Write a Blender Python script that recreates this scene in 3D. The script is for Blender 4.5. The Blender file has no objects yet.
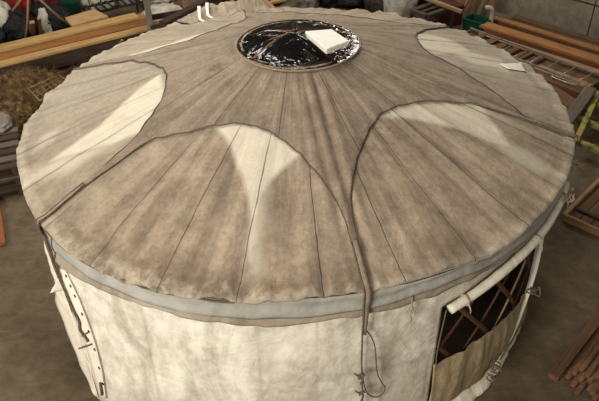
import bpy, bmesh, math, random
import numpy as np
from mathutils import Vector, Matrix, noise
random.seed(7)
S = bpy.context.scene
COL = S.collection
R_ = math.radians

# ------------------------------------------------------------------ camera
F, PITCH, ROLL, YAW = 660.1, 0.6508, -0.024, 0.0018
ZE, REAVE, RC, HC = 1.936, 2.70, 0.575, 0.679
CAM = Vector((0, -5.9253, 3.3119 + ZE))
fw = Vector((math.sin(YAW)*math.cos(PITCH), math.cos(YAW)*math.cos(PITCH), -math.sin(PITCH)))
rt0 = Vector((math.cos(YAW), -math.sin(YAW), 0)); up0 = rt0.cross(fw)
rt = rt0*math.cos(ROLL) + up0*math.sin(ROLL)
up = -rt0*math.sin(ROLL) + up0*math.cos(ROLL)
cd = bpy.data.cameras.new('camera'); cam = bpy.data.objects.new('camera', cd); COL.objects.link(cam)
cd.sensor_width = 36; cd.lens = F/599*36; cd.clip_end = 200
M = Matrix((rt, up, -fw)).transposed().to_4x4(); M.translation = CAM
cam.matrix_world = M
S.camera = cam

def at(x, y, z=0.0):
    "point of the place seen at a photograph position, at height z"
    d = fw*F + rt*(x-299.5) + up*(200.5-y)
    return CAM + d*((z-CAM.z)/d.z)
def at_plane(x, y, p0, n):
    d = fw*F + rt*(x-299.5) + up*(200.5-y)
    return CAM + d*((p0-CAM).dot(n)/d.dot(n))
def pol(deg, r, z): return Vector((r*math.cos(R_(deg)), r*math.sin(R_(deg)), z))
def nz(x, y, z=0.0): return noise.noise(Vector((x, y, z)))
def zroof(r): return ZE + HC*(REAVE-r)/(REAVE-RC)

# ------------------------------------------------------------------ materials
def ramp(nt, pos_cols):
    n = nt.nodes.new('ShaderNodeValToRGB'); e = n.color_ramp.elements
    while len(e) < len(pos_cols): e.new(0.5)
    for k, (p, c) in enumerate(pos_cols):
        e[k].position = p; e[k].color = (c[0], c[1], c[2], 1) if not isinstance(c, float) else (c, c, c, 1)
    return n
def newmat(name, rough=0.8, spec=0.3):
    m = bpy.data.materials.new(name); m.use_nodes = True
    nt = m.node_tree; b = nt.nodes['Principled BSDF']
    b.inputs['Roughness'].default_value = rough; b.inputs['Specular IOR Level'].default_value = spec
    return m, nt, b
def noise_node(nt, vec, scale, detail=6, rough=.6, sc=(1, 1, 1), dist=0.0):
    mp = nt.nodes.new('ShaderNodeMapping'); mp.inputs['Scale'].default_value = sc
    nt.links.new(vec, mp.inputs['Vector'])
    n = nt.nodes.new('ShaderNodeTexNoise'); n.inputs['Scale'].default_value = scale
    n.inputs['Detail'].default_value = detail; n.inputs['Roughness'].default_value = rough
    n.inputs['Distortion'].default_value = dist
    nt.links.new(mp.outputs[0], n.inputs['Vector']); return n.outputs['Fac']
def mix(nt, fac, a, b, mode='MIX'):
    n = nt.nodes.new('ShaderNodeMix'); n.data_type = 'RGBA'; n.blend_type = mode
    for s, v in ((n.inputs[0], fac), (n.inputs[6], a), (n.inputs[7], b)):
        if hasattr(v, 'is_linked'): nt.links.new(v, s)
        elif isinstance(v, (int, float)): s.default_value = v
        else: s.default_value = (v[0], v[1], v[2], 1)
    return n.outputs[2]
def mth(nt, op, a, b=0.0, clamp=False):
    n = nt.nodes.new('ShaderNodeMath'); n.operation = op; n.use_clamp = clamp
    for s, v in ((n.inputs[0], a), (n.inputs[1], b)):
        if hasattr(v, 'is_linked'): nt.links.new(v, s)
        else: s.default_value = v
    return n.outputs[0]
def bump(nt, b, h, strength=.3, dist=.01):
    n = nt.nodes.new('ShaderNodeBump'); n.inputs['Strength'].default_value = strength; n.inputs['Distance'].default_value = dist
    nt.links.new(h, n.inputs['Height']); nt.links.new(n.outputs[0], b.inputs['Normal'])
def coords(nt, which='Object'):
    return nt.nodes.new('ShaderNodeTexCoord').outputs[which]
def attr(nt, name):
    n = nt.nodes.new('ShaderNodeAttribute'); n.attribute_name = name; return n.outputs['Fac']

def simple(name, c1, c2, scale=6, rough=.8, spec=.3, sc=(1, 1, 1), bs=.2, bd=.005, lo=.35, hi=.65, metallic=0.0):
    m, nt, b = newmat(name, rough, spec); v = coords(nt)
    f = noise_node(nt, v, scale, sc=sc); r = ramp(nt, [(lo, c1), (hi, c2)])
    nt.links.new(f, r.inputs[0]); nt.links.new(r.outputs[0], b.inputs['Base Color'])
    b.inputs['Metallic'].default_value = metallic
    if bs: bump(nt, b, noise_node(nt, v, scale*4, sc=sc), bs, bd)
    return m

def wood(name, c1, c2, rough=.7, grain=3.0):
    m, nt, b = newmat(name, rough, .25); v = coords(nt)
    oi = nt.nodes.new('ShaderNodeObjectInfo')
    ad = nt.nodes.new('ShaderNodeVectorMath'); ad.operation = 'ADD'
    cx = nt.nodes.new('ShaderNodeCombineXYZ'); nt.links.new(mth(nt, 'MULTIPLY', oi.outputs['Random'], 37.0), cx.inputs[0])
    nt.links.new(v, ad.inputs[0]); nt.links.new(cx.outputs[0], ad.inputs[1]); v2 = ad.outputs[0]
    f = noise_node(nt, v2, grain, 5, .6, sc=(.6, 9, 9), dist=.6)
    f2 = noise_node(nt, v2, 1.6, 3, .5, sc=(1, 2, 2))
    r = ramp(nt, [(.3, c1), (.7, c2)]); nt.links.new(f, r.inputs[0])
    dk = mix(nt, mth(nt, 'MULTIPLY', mth(nt, 'SUBTRACT', f2, .48, True), 2.2, True), r.outputs[0], tuple(c*.55 for c in c1))
    nt.links.new(dk, b.inputs['Base Color']); bump(nt, b, f, .35, .004)
    return m

def roof_mat(name, clean, dirty, dark, grey, seam_off=0.0, seam_k=.62, nseam=28, seam_w=.22):
    m, nt, b = newmat(name, .85, .15)
    uv = nt.nodes.new('ShaderNodeUVMap'); uv.uv_map = 'uv'; v = uv.outputs[0]; o = coords(nt)
    big = noise_node(nt, o, 1.5, 5, .62)
    streak = noise_node(nt, v, 1.5, 6, .65, sc=(5, .7, 1), dist=.5)
    fine = noise_node(nt, o, 26, 6, .78)
    spots = noise_node(nt, o, 5, 4, .65, dist=.7)
    # broad mottling: dirty <-> darker, mostly in streaks running down the slope
    fs = noise_node(nt, v, 2.6, 5, .6, sc=(3.0, .36, 1), dist=.3)
    med = noise_node(nt, o, 6, 7, .68, dist=.2)
    rb = ramp(nt, [(.40, 0.0), (.60, 1.0)]); nt.links.new(mth(nt, 'ADD', mth(nt, 'MULTIPLY', big, .28), mth(nt, 'ADD', mth(nt, 'MULTIPLY', fs, .60), mth(nt, 'MULTIPLY', med, .12))), rb.inputs[0])
    dcol = mix(nt, rb.outputs[0], dark, dirty)
    rf = ramp(nt, [(.34, (.74, .73, .71)), (.66, (1.2, 1.195, 1.18))]); nt.links.new(mth(nt, 'ADD', mth(nt, 'MULTIPLY', fine, .75), mth(nt, 'MULTIPLY', med, .25)), rf.inputs[0])
    dcol = mix(nt, 1.0, dcol, rf.outputs[0], 'MULTIPLY')
    rs = ramp(nt, [(.58, 0.0), (.74, .6)]); nt.links.new(spots, rs.inputs[0])
    dcol = mix(nt, rs.outputs[0], dcol, tuple(c*.72 for c in dark))
    dcol = mix(nt, attr(nt, 'grey'), dcol, mix(nt, 1.0, grey, rf.outputs[0], 'MULTIPLY'))
    d = attr(nt, 'dirt')
    # clean canvas keeps a veil of dirt
    veil = mth(nt, 'MULTIPLY', mth(nt, 'SUBTRACT', spots, .42, True), .9, True)
    ccol = mix(nt, veil, clean, dirty)
    col = mix(nt, d, ccol, dcol)
    # water stains with brown edges, along the hem and the folds
    st = attr(nt, 'stain')
    sn = noise_node(nt, o, 5.5, 7, .7, dist=.4)
    rst = ramp(nt, [(.43, 0.0), (.57, .85)]); nt.links.new(sn, rst.inputs[0])
    col = mix(nt, mth(nt, 'MULTIPLY', st, rst.outputs[0], True), col, (.15, .108, .064))
    sp_ = nt.nodes.new('ShaderNodeSeparateXYZ'); nt.links.new(v, sp_.inputs[0])
    per = 2*math.pi/nseam*1.8
    wv = mth(nt, 'MULTIPLY', mth(nt, 'SUBTRACT', noise_node(nt, o, 3, 2), .5), .03)
    ph = mth(nt, 'PINGPONG', mth(nt, 'ADD', mth(nt, 'ADD', sp_.outputs[0], wv), 40*per-R_(-125.2+seam_off)*1.8), per/2)
    dm = mth(nt, 'MULTIPLY', ph, mth(nt, 'DIVIDE', sp_.outputs[1], 1.8))
    line = mth(nt, 'SUBTRACT', 1.0, mth(nt, 'MULTIPLY', dm, 1/.007), True)
    wide = mth(nt, 'SUBTRACT', 1.0, mth(nt, 'MULTIPLY', dm, 1/.045), True)
    brk = ramp(nt, [(.40, .15), (.60, 1.0)]); nt.links.new(noise_node(nt, o, 2.2, 3), brk.inputs[0])
    seamf = mth(nt, 'MULTIPLY', mth(nt, 'ADD', mth(nt, 'MULTIPLY', line, seam_k), mth(nt, 'MULTIPLY', wide, seam_w)), brk.outputs[0], True)
    col = mix(nt, seamf, col, (.085, .062, .042))
    nt.links.new(col, b.inputs['Base Color'])
    h = mth(nt, 'ADD', mth(nt, 'ADD', mth(nt, 'MULTIPLY', line, -.6), mth(nt, 'MULTIPLY', fine, .4)), mth(nt, 'ADD', mth(nt, 'MULTIPLY', med, .8), noise_node(nt, v, 2.5, 4, .55, sc=(3, .5, 1), dist=.8)))
    bump(nt, b, h, .7, .02)
    return m

MT = {}
MT['roof'] = roof_mat('roof_canvas', (.66, .60, .47), (.385, .305, .222), (.21, .162, .114), (.37, .33, .26))
MT['cap'] = roof_mat('cap_canvas', (.5, .44, .34), (.315, .25, .185), (.185, .145, .104), (.33, .285, .22), 3.0, .30, 14, .10)

def wall_mat(name, light, dirt, streaky=1.0, trans=False):
    m, nt, b = newmat(name, .8, .15)
    uv = nt.nodes.new('ShaderNodeUVMap'); uv.uv_map = 'uv'; v = uv.outputs[0]; o = coords(nt)
    st = noise_node(nt, v, 1.2, 6, .65, sc=(2.2, .8, 1), dist=1.0)
    sp = noise_node(nt, o, 7, 6, .7, dist=.5)
    r = ramp(nt, [(.42, 0.0), (.63, .72*streaky)]); nt.links.new(mth(nt, 'ADD', mth(nt, 'MULTIPLY', st, .65), mth(nt, 'MULTIPLY', sp, .35)), r.inputs[0])
    col = mix(nt, r.outputs[0], light, dirt)
    col = mix(nt, mth(nt, 'MULTIPLY', attr(nt, 'dirt'), mth(nt, 'ADD', .25, sp), True), col, dirt)
    col = mix(nt, attr(nt, 'seam'), col, tuple(c*.5 for c in dirt))
    nt.links.new(col, b.inputs['Base Color'])
    h = mth(nt, 'ADD', mth(nt, 'MULTIPLY', noise_node(nt, v, 2.5, 4, .55, sc=(1.5, 1.5, 1), dist=1.8), 1.0), mth(nt, 'MULTIPLY', sp, .25))
    bump(nt, b, h, .5, .03)
    return m
MT['wall'] = wall_mat('wall_canvas', (.72, .675, .565), (.33, .285, .215), 1.25)
MT['flap'] = wall_mat('flap_canvas', (.40, .31, .185), (.20, .145, .075), 1.2)
MT['white'] = wall_mat('white_canvas', (.76, .70, .57), (.42, .36, .26), .7)
MT['band'] = wall_mat('band_canvas', (.37, .365, .32), (.24, .225, .185), 1.2)
MT['strip'] = wall_mat('strip_canvas', (.36, .305, .225), (.20, .16, .11), 1.3)
MT['rope'] = simple('rope', (.075, .055, .038), (.15, .115, .08), 40, .9)
MT['rope_pale'] = simple('rope_pale', (.30, .24, .16), (.45, .37, .26), 40, .9)
MT['webbing'] = simple('webbing', (.22, .17, .115), (.34, .265, .18), 20, .9)
MT['black'] = simple('black_rubber', (.012, .011, .01), (.03, .027, .024), 10, .6)
MT['slat_red'] = wood('slat_red', (.085, .032, .017), (.145, .06, .032))
MT['slat_dark'] = wood('slat_dark', (.06, .025, .014), (.10, .043, .024))
MT['slat_tan'] = wood('slat_tan', (.27, .16, .075), (.40, .26, .13))
MT['crownwood'] = wood('crown_wood', (.10, .055, .03), (.2, .115, .06))
MT['foam'] = simple('foam', (.72, .69, .61), (.82, .79, .72), 12, .7, bs=.1)
MT['paper'] = simple('scrap_cloth', (.74, .70, .6), (.83, .79, .7), 6, .8, bs=.1)
MT['orange'] = wood('orange_wood', (.25, .11, .038), (.39, .195, .073))
MT['yellow'] = wood('yellow_wood', (.32, .195, .07), (.49, .32, .135))
MT['brown'] = wood('brown_wood', (.095, .048, .022), (.18, .098, .048))
MT['dark_wood'] = wood('dark_wood', (.03, .018, .012), (.07, .043, .027))
MT['grey_wood'] = wood('grey_wood', (.085, .066, .047), (.16, .128, .095))
MT['table_wood'] = wood('table_wood', (.045, .033, .024), (.085, .065, .047))
MT['tan_wood'] = wood('tan_wood', (.24, .145, .07), (.38, .25, .13))
MT['pole'] = wood('pole_wood', (.085, .041, .02), (.175, .092, .047))
MT['red_wood'] = wood('red_wood', (.16, .05, .02), (.27, .095, .04))
MT['alu'] = simple('aluminium', (.33, .32, .30), (.48, .47, .44), 10, .4, .5, metallic=.7, bs=.05)
MT['pipe'] = simple('white_pipe', (.36, .34, .29), (.48, .45, .39), 6, .5, bs=.05)
MT['greenbin'] = simple('green_plastic', (.008, .05, .028), (.012, .075, .042), 6, .45, bs=.05)
MT['greenpaint'] = simple('green_yellow_paint', (.075, .115, .036), (.32, .24, .06), 6, .6, lo=.40, hi=.52)
MT['cardboard'] = simple('cardboard', (.36, .22, .10), (.46, .29, .14), 5, .85)
MT['bag'] = simple('black_bag', (.004, .004, .004), (.011, .010, .009), 7, .45, .3, bs=.7, bd=.05)
MT['redcloth'] = simple('red_cloth', (.17, .013, .014), (.30, .024, .025), 6, .8, bs=.6, bd=.03)
MT['whitebag'] = simple('white_sack', (.40, .36, .29), (.62, .57, .48), 7, .7, bs=.6, bd=.03)
MT['greycloth'] = simple('grey_cloth', (.14, .12, .095), (.25, .215, .17), 6, .8, bs=.5, bd=.03)
MT['darkcloth'] = simple('dark_cloth', (.016, .013, .011), (.045, .034, .026), 6, .8, bs=.5, bd=.03)
MT['maroon'] = simple('maroon', (.05, .014, .011), (.085, .026, .02), 6, .7)
MT['teal'] = simple('teal_tarp', (.10, .30, .32), (.16, .40, .42), 6, .6)
MT['straw'] = simple('straw', (.08, .046, .02), (.40, .25, .10), 11, .9, bs=.9, bd=.04, lo=.4, hi=.68)
MT['net'] = simple('red_netting', (.045, .02, .014), (.14, .055, .038), 22, .9, bs=.9, bd=.03)
MT['wire'] = simple('yellow_wire', (.17, .105, .04), (.25, .165, .065), 10, .5)
MT['eyelet'] = simple('eyelet', (.012, .01, .009), (.02, .018, .016), 10, .5)

def concrete(name, c1, c2, c3, sc=.8):
    m, nt, b = newmat(name, .8, .25); o = coords(nt)
    f = noise_node(nt, o, sc, 8, .65, dist=.5); g = noise_node(nt, o, 7, 8, .7, dist=.3)
    st = noise_node(nt, o, 2.2, 6, .6, sc=(1, 3.2, 1), dist=1.4)
    r = ramp(nt, [(.3, c1), (.55, c2), (.75, c3)]); nt.links.new(f, r.inputs[0])
    rg = ramp(nt, [(.3, (.68, .67, .66)), (.7, (1.22, 1.22, 1.22))]); nt.links.new(g, rg.inputs[0])
    col = mix(nt, 1.0, r.outputs[0], rg.outputs[0], 'MULTIPLY')
    rs = ramp(nt, [(.5, 0.0), (.75, .5)]); nt.links.new(st, rs.inputs[0])
    col = mix(nt, rs.outputs[0], col, c3)
    nt.links.new(col, b.inputs['Base Color']); bump(nt, b, g, .25, .01)
    return m
MT['floor'] = concrete('floor_concrete', (.075, .055, .032), (.118, .088, .052), (.18, .138, .084), .9)
MT['concrete'] = concrete('wall_concrete', (.18, .15, .105), (.245, .21, .155), (.30, .26, .195), .7)

def film_mat():
    m, nt, b = newmat('black_film', .07, .5); o = coords(nt)
    b.inputs['Base Color'].default_value = (.006, .005, .0045, 1)
    w = nt.nodes.new('ShaderNodeTexVoronoi'); w.inputs['Scale'].default_value = 13; w.feature = 'SMOOTH_F1'
    nt.links.new(o, w.inputs['Vector'])
    h = mth(nt, 'ADD', w.outputs['Distance'], noise_node(nt, o, 11, 5, .6, dist=1.5))
    bump(nt, b, h, .25, .01)
    tr = nt.nodes.new('ShaderNodeBsdfTransparent'); tr.inputs[0].default_value = (.85, .8, .72, 1)
    ms = nt.nodes.new('ShaderNodeMixShader')
    rp = ramp(nt, [(.42, .45), (.6, .9)]); nt.links.new(noise_node(nt, o, 5, 3), rp.inputs[0])
    nt.links.new(rp.outputs[0], ms.inputs[0]); nt.links.new(tr.outputs[0], ms.inputs[1]); nt.links.new(b.outputs[0], ms.inputs[2])
    nt.links.new(ms.outputs[0], nt.nodes['Material Output'].inputs[0])
    return m
MT['film'] = film_mat()

# ------------------------------------------------------------------ object helpers
def setp(o, label=None, cat=None, group=None, kind=None):
    if label: o['label'] = label
    if cat: o['category'] = cat
    if group: o['group'] = group
    if kind: o['kind'] = kind
    return o
def link(name, me, mat, parent=None, loc=None, rot=None, smooth=True):
    if mat: me.materials.append(MT[mat] if isinstance(mat, str) else mat)
    if smooth:
        for p in me.polygons: p.use_smooth = True
    o = bpy.data.objects.new(name, me); COL.objects.link(o)
    if parent: o.parent = parent
    if loc is not None: o.location = loc
    if rot is not None: o.rotation_euler = rot
    return o
def empty(name, loc, label, cat, group=None, rz=0.0):
    o = bpy.data.objects.new(name, None); COL.objects.link(o); o.location = loc; o.rotation_euler = (0, 0, rz)
    o.empty_display_size = .1
    return setp(o, label, cat, group)
def mesh(name, v, f):
    me = bpy.data.meshes.new(name); me.from_pydata([tuple(p) for p in v], [], f); me.update(); return me
def grid_mesh(name, P, closed=False, keep=None):
    "P[i][j] points, i around, j along; closed in i"
    ni, nj = len(P), len(P[0])
    v = [p for row in P for p in row]; f = []
    for i in range(ni if closed else ni-1):
        k = (i+1) % ni
        for j in range(nj-1):
            if keep is None or keep(i, j): f.append((i*nj+j, k*nj+j, k*nj+j+1, i*nj+j+1))
    return mesh(name, v, f)
def add_uv(me, uvs):
    l = me.uv_layers.new(name='uv'); idx = np.empty(len(me.loops), dtype=np.int32); me.loops.foreach_get('vertex_index', idx)
    l.data.foreach_set('uv', np.asarray(uvs, dtype=np.float32)[idx].ravel())
def add_attr(me, name, vals):
    a = me.attributes.new(name, 'FLOAT', 'POINT'); a.data.foreach_set('value', np.asarray(vals, dtype=np.float32))
def solid(o, t):
    m = o.modifiers.new('thickness', 'SOLIDIFY'); m.thickness = t; m.offset = 0
    return o
def catmull(pts, n=8):
    pts = [Vector(p) for p in pts]; out = []
    for i in range(len(pts)-1):
        a, b = pts[i], pts[i+1]; p0 = pts[i-1] if i else a*2-b; p3 = pts[i+2] if i+2 < len(pts) else b*2-a
        for k in range(n):
            t = k/n
            out.append(.5*((2*a)+(b-p0)*t+(2*p0-5*a+4*b-p3)*t*t+(3*a-p0-3*b+p3)*t*t*t))
    out.append(pts[-1]); return out
def tube_geo(pts, r, n=8, flat=1.0):
    pts = [Vector(p) for p in pts]; v = []; f = []; prev = None
    for i, p in enumerate(pts):
        t = (pts[min(i+1, len(pts)-1)] - pts[max(i-1, 0)]).normalized()
        if prev is None:
            a = Vector((0, 0, 1)) if abs(t.z) < .9 else Vector((1, 0, 0)); u = (a - t*a.dot(t)).normalized()
        else: u = (prev - t*prev.dot(t)).normalized()
        prev = u; w = t.cross(u); rr = r[i] if isinstance(r, (list, tuple)) else r
        for k in range(n):
            an = 2*math.pi*k/n; v.append(p + u*math.cos(an)*rr*flat + w*math.sin(an)*rr)
    for i in range(len(pts)-1):
        for k in range(n): f.append((i*n+k, i*n+(k+1) % n, (i+1)*n+(k+1) % n, (i+1)*n+k))
    f.append(tuple(range(n-1, -1, -1))); f.append(tuple((len(pts)-1)*n+k for k in range(n)))
    return v, f
def merge(geos):
    V = []; Fa = []
    for v, f in geos:
        b = len(V); V += [Vector(p) for p in v]; Fa += [tuple(i+b for i in q) for q in f]
    return V, Fa
def tube(name, pts, r, mat, parent=None, n=8, flat=1.0, loc=None):
    v, f = tube_geo(pts, r, n, flat); return link(name, mesh(name, v, f), mat, parent, loc)
def box_me(name, sx, sy, sz, bev=.004, cut=0, wob=0.0, seed=0):
    "box with its base at z=0, long axis x"
    bm = bmesh.new(); bmesh.ops.create_cube(bm, size=1)
    for q in bm.verts: q.co = Vector((q.co.x*sx, q.co.y*sy, (q.co.z+.5)*sz))
    if cut:
        ed = [e for e in bm.edges if abs((e.verts[0].co-e.verts[1].co).normalized().x) > .9]
        bmesh.ops.subdivide_edges(bm, edges=ed, cuts=cut)
    if wob:
        for q in bm.verts:
            q.co.y += wob*nz(q.co.x*.9+seed*3.1, seed, 0); q.co.z += wob*.6*nz(q.co.x*.8, seed*2.3, 5)
    bmesh.ops.bevel(bm, geom=[e for e in bm.edges if len(e.link_faces) == 2 and e.calc_face_angle(0) > .8], offset=bev, segments=2, affect='EDGES')
    me = bpy.data.meshes.new(name); bm.to_mesh(me); bm.free(); return me
def beam_obj(name, a, b, w, h, mat, parent=None, bev=.004, cut=0, wob=0.0, seed=0, roll=0.0):
    "a bar from a to b (centre line), width w, height h, centred"
    a = Vector(a); b = Vector(b); d = b-a; L = d.length
    me = box_me(name, L, w, h, bev, cut, wob, seed)
    for q in me.vertices: q.co.z -= h/2
    o = link(name, me, mat, parent, smooth=False)
    X = d.normalized(); ref = Vector((0, 0, 1)) if abs(X.z) < .95 else Vector((0, 1, 0))
    Y = ref.cross(X).normalized(); Z = X.cross(Y)
    mm = Matrix((X, Y, Z)).transposed().to_4x4() @ Matrix.Rotation(roll, 4, 'X'); mm.translation = (a+b)/2
    o.matrix_basis = mm
    return o
def lump(name, loc, sx, sy, sz, mat, seed=0, amp=.25, fr=2.2, parent=None, sub=4, base=0.0):
    "a soft heap or bag, flattened where it rests"
    bm = bmesh.new(); bmesh.ops.create_icosphere(bm, subdivisions=sub, radius=1)
    for q in bm.verts:
        n = q.co.normalized(); k = 1 + amp*nz(n.x*fr+seed*5.3, n.y*fr, n.z*fr+seed) + amp*.45*nz(n.x*fr*2.7, n.y*fr*2.7+seed, n.z*fr*2.7)
        k += amp*.3*abs(nz(n.x*fr*4+seed, n.y*fr*4, n.z*fr*4))
        p = n*k; z = max(p.z, -.62); q.co = Vector((p.x*sx, p.y*sy, (z+.62)*sz/1.62))
    me = bpy.data.meshes.new(name); bm.to_mesh(me); bm.free()
    return link(name, me, mat, parent, loc)

# ------------------------------------------------------------------ the setting
U = Vector((.69, -.724, 0)).normalized()      # along the right wall, towards the camera
V = Vector((-U.y, U.x, 0))                    # towards the right wall
WA = at(545, 22.5, .24); WA.z = 0; WA += V*.06          # a point at the foot of the right wall
corner = WA - U*11
def quad_wall(name, a, b, h, t, out):
    me = mesh(name, [a, b, b+out*t, a+out*t, a+Vector((0, 0, h)), b+Vector((0, 0, h)), b+out*t+Vector((0, 0, h)), a+out*t+Vector((0, 0, h))],
              [(0, 1, 5, 4), (1, 2, 6, 5), (2, 3, 7, 6), (3, 0, 4, 7), (4, 5, 6, 7), (3, 2, 1, 0)])
    bm = bmesh.new(); bm.from_mesh(me); bmesh.ops.recalc_face_normals(bm, faces=bm.faces); bm.to_mesh(me); bm.free()
    return me
fl = [corner + V*.3 - U*.3, corner + U*22.5 + V*.3, corner + U*22.5 - V*20, corner - V*20 - U*.3]
fv = fl + [p - Vector((0, 0, .2)) for p in fl]
me = mesh('floor', fv, [(0, 1, 2, 3), (7, 6, 5, 4), (0, 4, 5, 1), (1, 5, 6, 2), (2, 6, 7, 3), (3, 7, 4, 0)])
bm = bmesh.new(); bm.from_mesh(me); bmesh.ops.recalc_face_normals(bm, faces=bm.faces); bm.to_mesh(me); bm.free()
setp(link('floor', me, 'floor', smooth=False), 'stained brown concrete floor of the shed', kind='structure')
setp(link('wall_right', quad_wall('wall_right', corner, corner+U*22, 4.5, .25, V), 'concrete', smooth=False), 'bare grey concrete wall behind the stacked planks', kind='structure')
setp(link('wall_back', quad_wall('wall_back', corner-V*20, corner, 4.5, .25, -U), 'concrete', smooth=False), 'far concrete wall of the shed', kind='structure')
# panel joints of the right wall: thin dark battens set in the wall
jz = at_plane(575, 0, WA, V).z; jp = at_plane(591, 20, WA, V); js = (jp-corner).dot(U)
setp(beam_obj('trim_1', corner + U*.5 + Vector((0, 0, jz)), corner+U*21.5+Vector((0, 0, jz)), .012, .03, 'dark_wood'), kind='structure')
setp(beam_obj('trim_2', corner + U*js + Vector((0, 0, .02)), corner+U*js+Vector((0, 0, 4.3)), .012, .03, 'dark_wood'), kind='structure')

# ------------------------------------------------------------------ the yurt
yurt = empty('yurt', (0, 0, 0), 'large round canvas yurt with a dirty shallow conical roof and white walls', 'tent')
EAVE = [(-175.1, 2.70), (-163.4, 2.705), (-156, 2.69), (-148.3, 2.71), (-139, 2.725), (-131.5, 2.735), (-125.3, 2.732), (-120.2, 2.725), (-113.2, 2.722), (-107.2, 2.707), (-102, 2.71),
        (-90.1, 2.668), (-80.7, 2.66), (-72.6, 2.654), (-65.8, 2.652), (-58.8, 2.672), (-54.3, 2.69), (-44.7, 2.66), (-35.5, 2.664), (-25.9, 2.664), (-19.1, 2.674), (-10.5, 2.687),
        (-3.4, 2.7), (.5, 2.7), (11, 2.715), (22, 2.735), (33.9, 2.755), (44.7, 2.75), (56.8, 2.76), (65.4, 2.715), (76.7, 2.69), (88.2, 2.66), (96.8, 2.70), (101.7, 2.9), (106, 2.90), (114, 2.75),
        (127.5, 2.71), (135.2, 2.718), (144, 2.725), (154, 2.69), (164.2, 2.685), (172.6, 2.665), (179, 2.64), (184.9, 2.70)]
EA = np.array(EAVE)
def r_eave(d):
    while d > 184.9: d -= 360
    while d < -175.1: d += 360
    return float(np.interp(d, EA[:, 0], EA[:, 1]))
def droop(d):   # how far the hem hangs lower on the front left
    return .03*math.exp(-((d+130)/22)**2) + .02*math.exp(-((d+105)/20)**2)
CAPE = [(-140.2, 2.70), (-139.3, 2.1), (-138.6, 1.82), (-137, 1.64), (-130.7, 1.453), (-123.7, 1.321), (-115, 1.227), (-106.5, 1.222), (-100.1, 1.268), (-93.8, 1.364), (-89.2, 1.484), (-85.3, 1.655),
        (-82.9, 1.803), (-81.3, 1.947), (-80.6, 2.127), (-80.4, 2.68),
        (-79.6, 2.68), (-79.2, 2.131), (-78.3, 1.944), (-76.2, 1.77), (-72.9, 1.594), (-68.8, 1.467), (-63.4, 1.343), (-54.9, 1.24), (-44.4, 1.24), (-36.7, 1.309), (-31.5, 1.371), (-25, 1.538), (-20.5, 1.747),
        (-18.4, 1.976), (-17.4, 2.2), (-16.8, 2.68),
        (-16, 2.68), (-15.3, 2.2), (-11.8, 2.024), (-6.9, 1.892), (-1.1, 1.721), (4, 1.548), (9.8, 1.40), (15, 1.36), (20.4, 1.388), (30.4, 1.51), (35.7, 1.668), (40.4, 1.974), (44.2, 2.43), (45, 2.74),
        (45.6, 2.74), (47, 2.3), (52, 1.75), (62, 1.5), (75, 1.42), (88, 1.5), (98, 1.75), (103, 2.3), (104, 2.74),
        (105, 2.74), (106, 2.2), (110, 1.6), (116, 1.25), (122.2, 1.147), (130.7, 1.142), (141.2, 1.146), (149.5, 1.278), (153.9, 1.472), (157, 1.679), (158.2, 2.1), (158.8, 2.68),
        (159.3, 2.68), (159.8, 2.192), (161.4, 1.853), (166.2, 1.593), (172.5, 1.417), (179.7, 1.292), (188.4, 1.237), (198.7, 1.269), (207.1, 1.361), (212.1, 1.51), (215.3, 1.673), (218, 1.9), (219, 2.1), (219.5, 2.70), (219.8, 2.70)]
CA = np.array(CAPE)
def r_cap(d):
    while d > 219.8: d -= 360
    while d < -140.2: d += 360
    return float(np.interp(d, CA[:, 0], CA[:, 1]))
POINTS = (-140.3, -80, -16.4, 45.3, 104.5, 159.1)
NSEAM = 28
def wrinkle(d, r):
    "folds of the roof canvas: poles beneath, gathers at the hem, pulls towards the cap points"
    s = d*math.pi/180*r; a = R_(d)
    cx, cy = math.cos(a), math.sin(a)
    h = .006*nz(cx*6, cy*6, r*.8) + .004*nz(cx*15, cy*15, r*1.2)
    h += -.011*(r/REAVE)*abs(math.sin(R_(d+125)*NSEAM/2))**2*(1 if r < 2.6 else .4)
    k = max(0, (r-2.25)/.45); h += k*k*(.026*nz(cx*17, cy*17, r*2) + .022*nz(cx*40, cy*40, r*3))
    h += .009*nz(s*1.1+7, r*1.1, 3)
    fz = min(1, max(0, (r-.62)/.25)); h = h*fz
    h += .034*(r/REAVE)**2*nz(cx*11+3, cy*11, r*.35) + .015*(r/REAVE)*nz(cx*24, cy*24+5, r*.5)
    k2 = max(0, 1-abs(r-2.56)/.06); h -= .006*k2
    for p in POINTS:
        dd = (d-p+180) % 360-180
        if abs(dd) < 40:
            l = r*math.sin(R_(dd)); h += .010*math.sin(l*52+p)*math.exp(-(l/.17)**2)*min(1, max(0, (r-.55)/.3))*(1 if r < 2.2 else .5)
    if 92 < d < 122:    # bunched canvas at the far edge
        w = math.sin(math.pi*(d-92)/30); h += w*max(0, (r-2.05)/.6)*(.03 + .10*nz(s*3, r*3, 9) + .06*nz(s*8, r*6, 4))
    if d > 140 or d < -150:   # gathers of the pale left side
        dd = d if d > 0 else d+360
        h += .010*max(0, (r-1.5)/1.2)*math.sin(R_(dd)*34+.8*math.sin(r*2.3))
    return h
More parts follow.
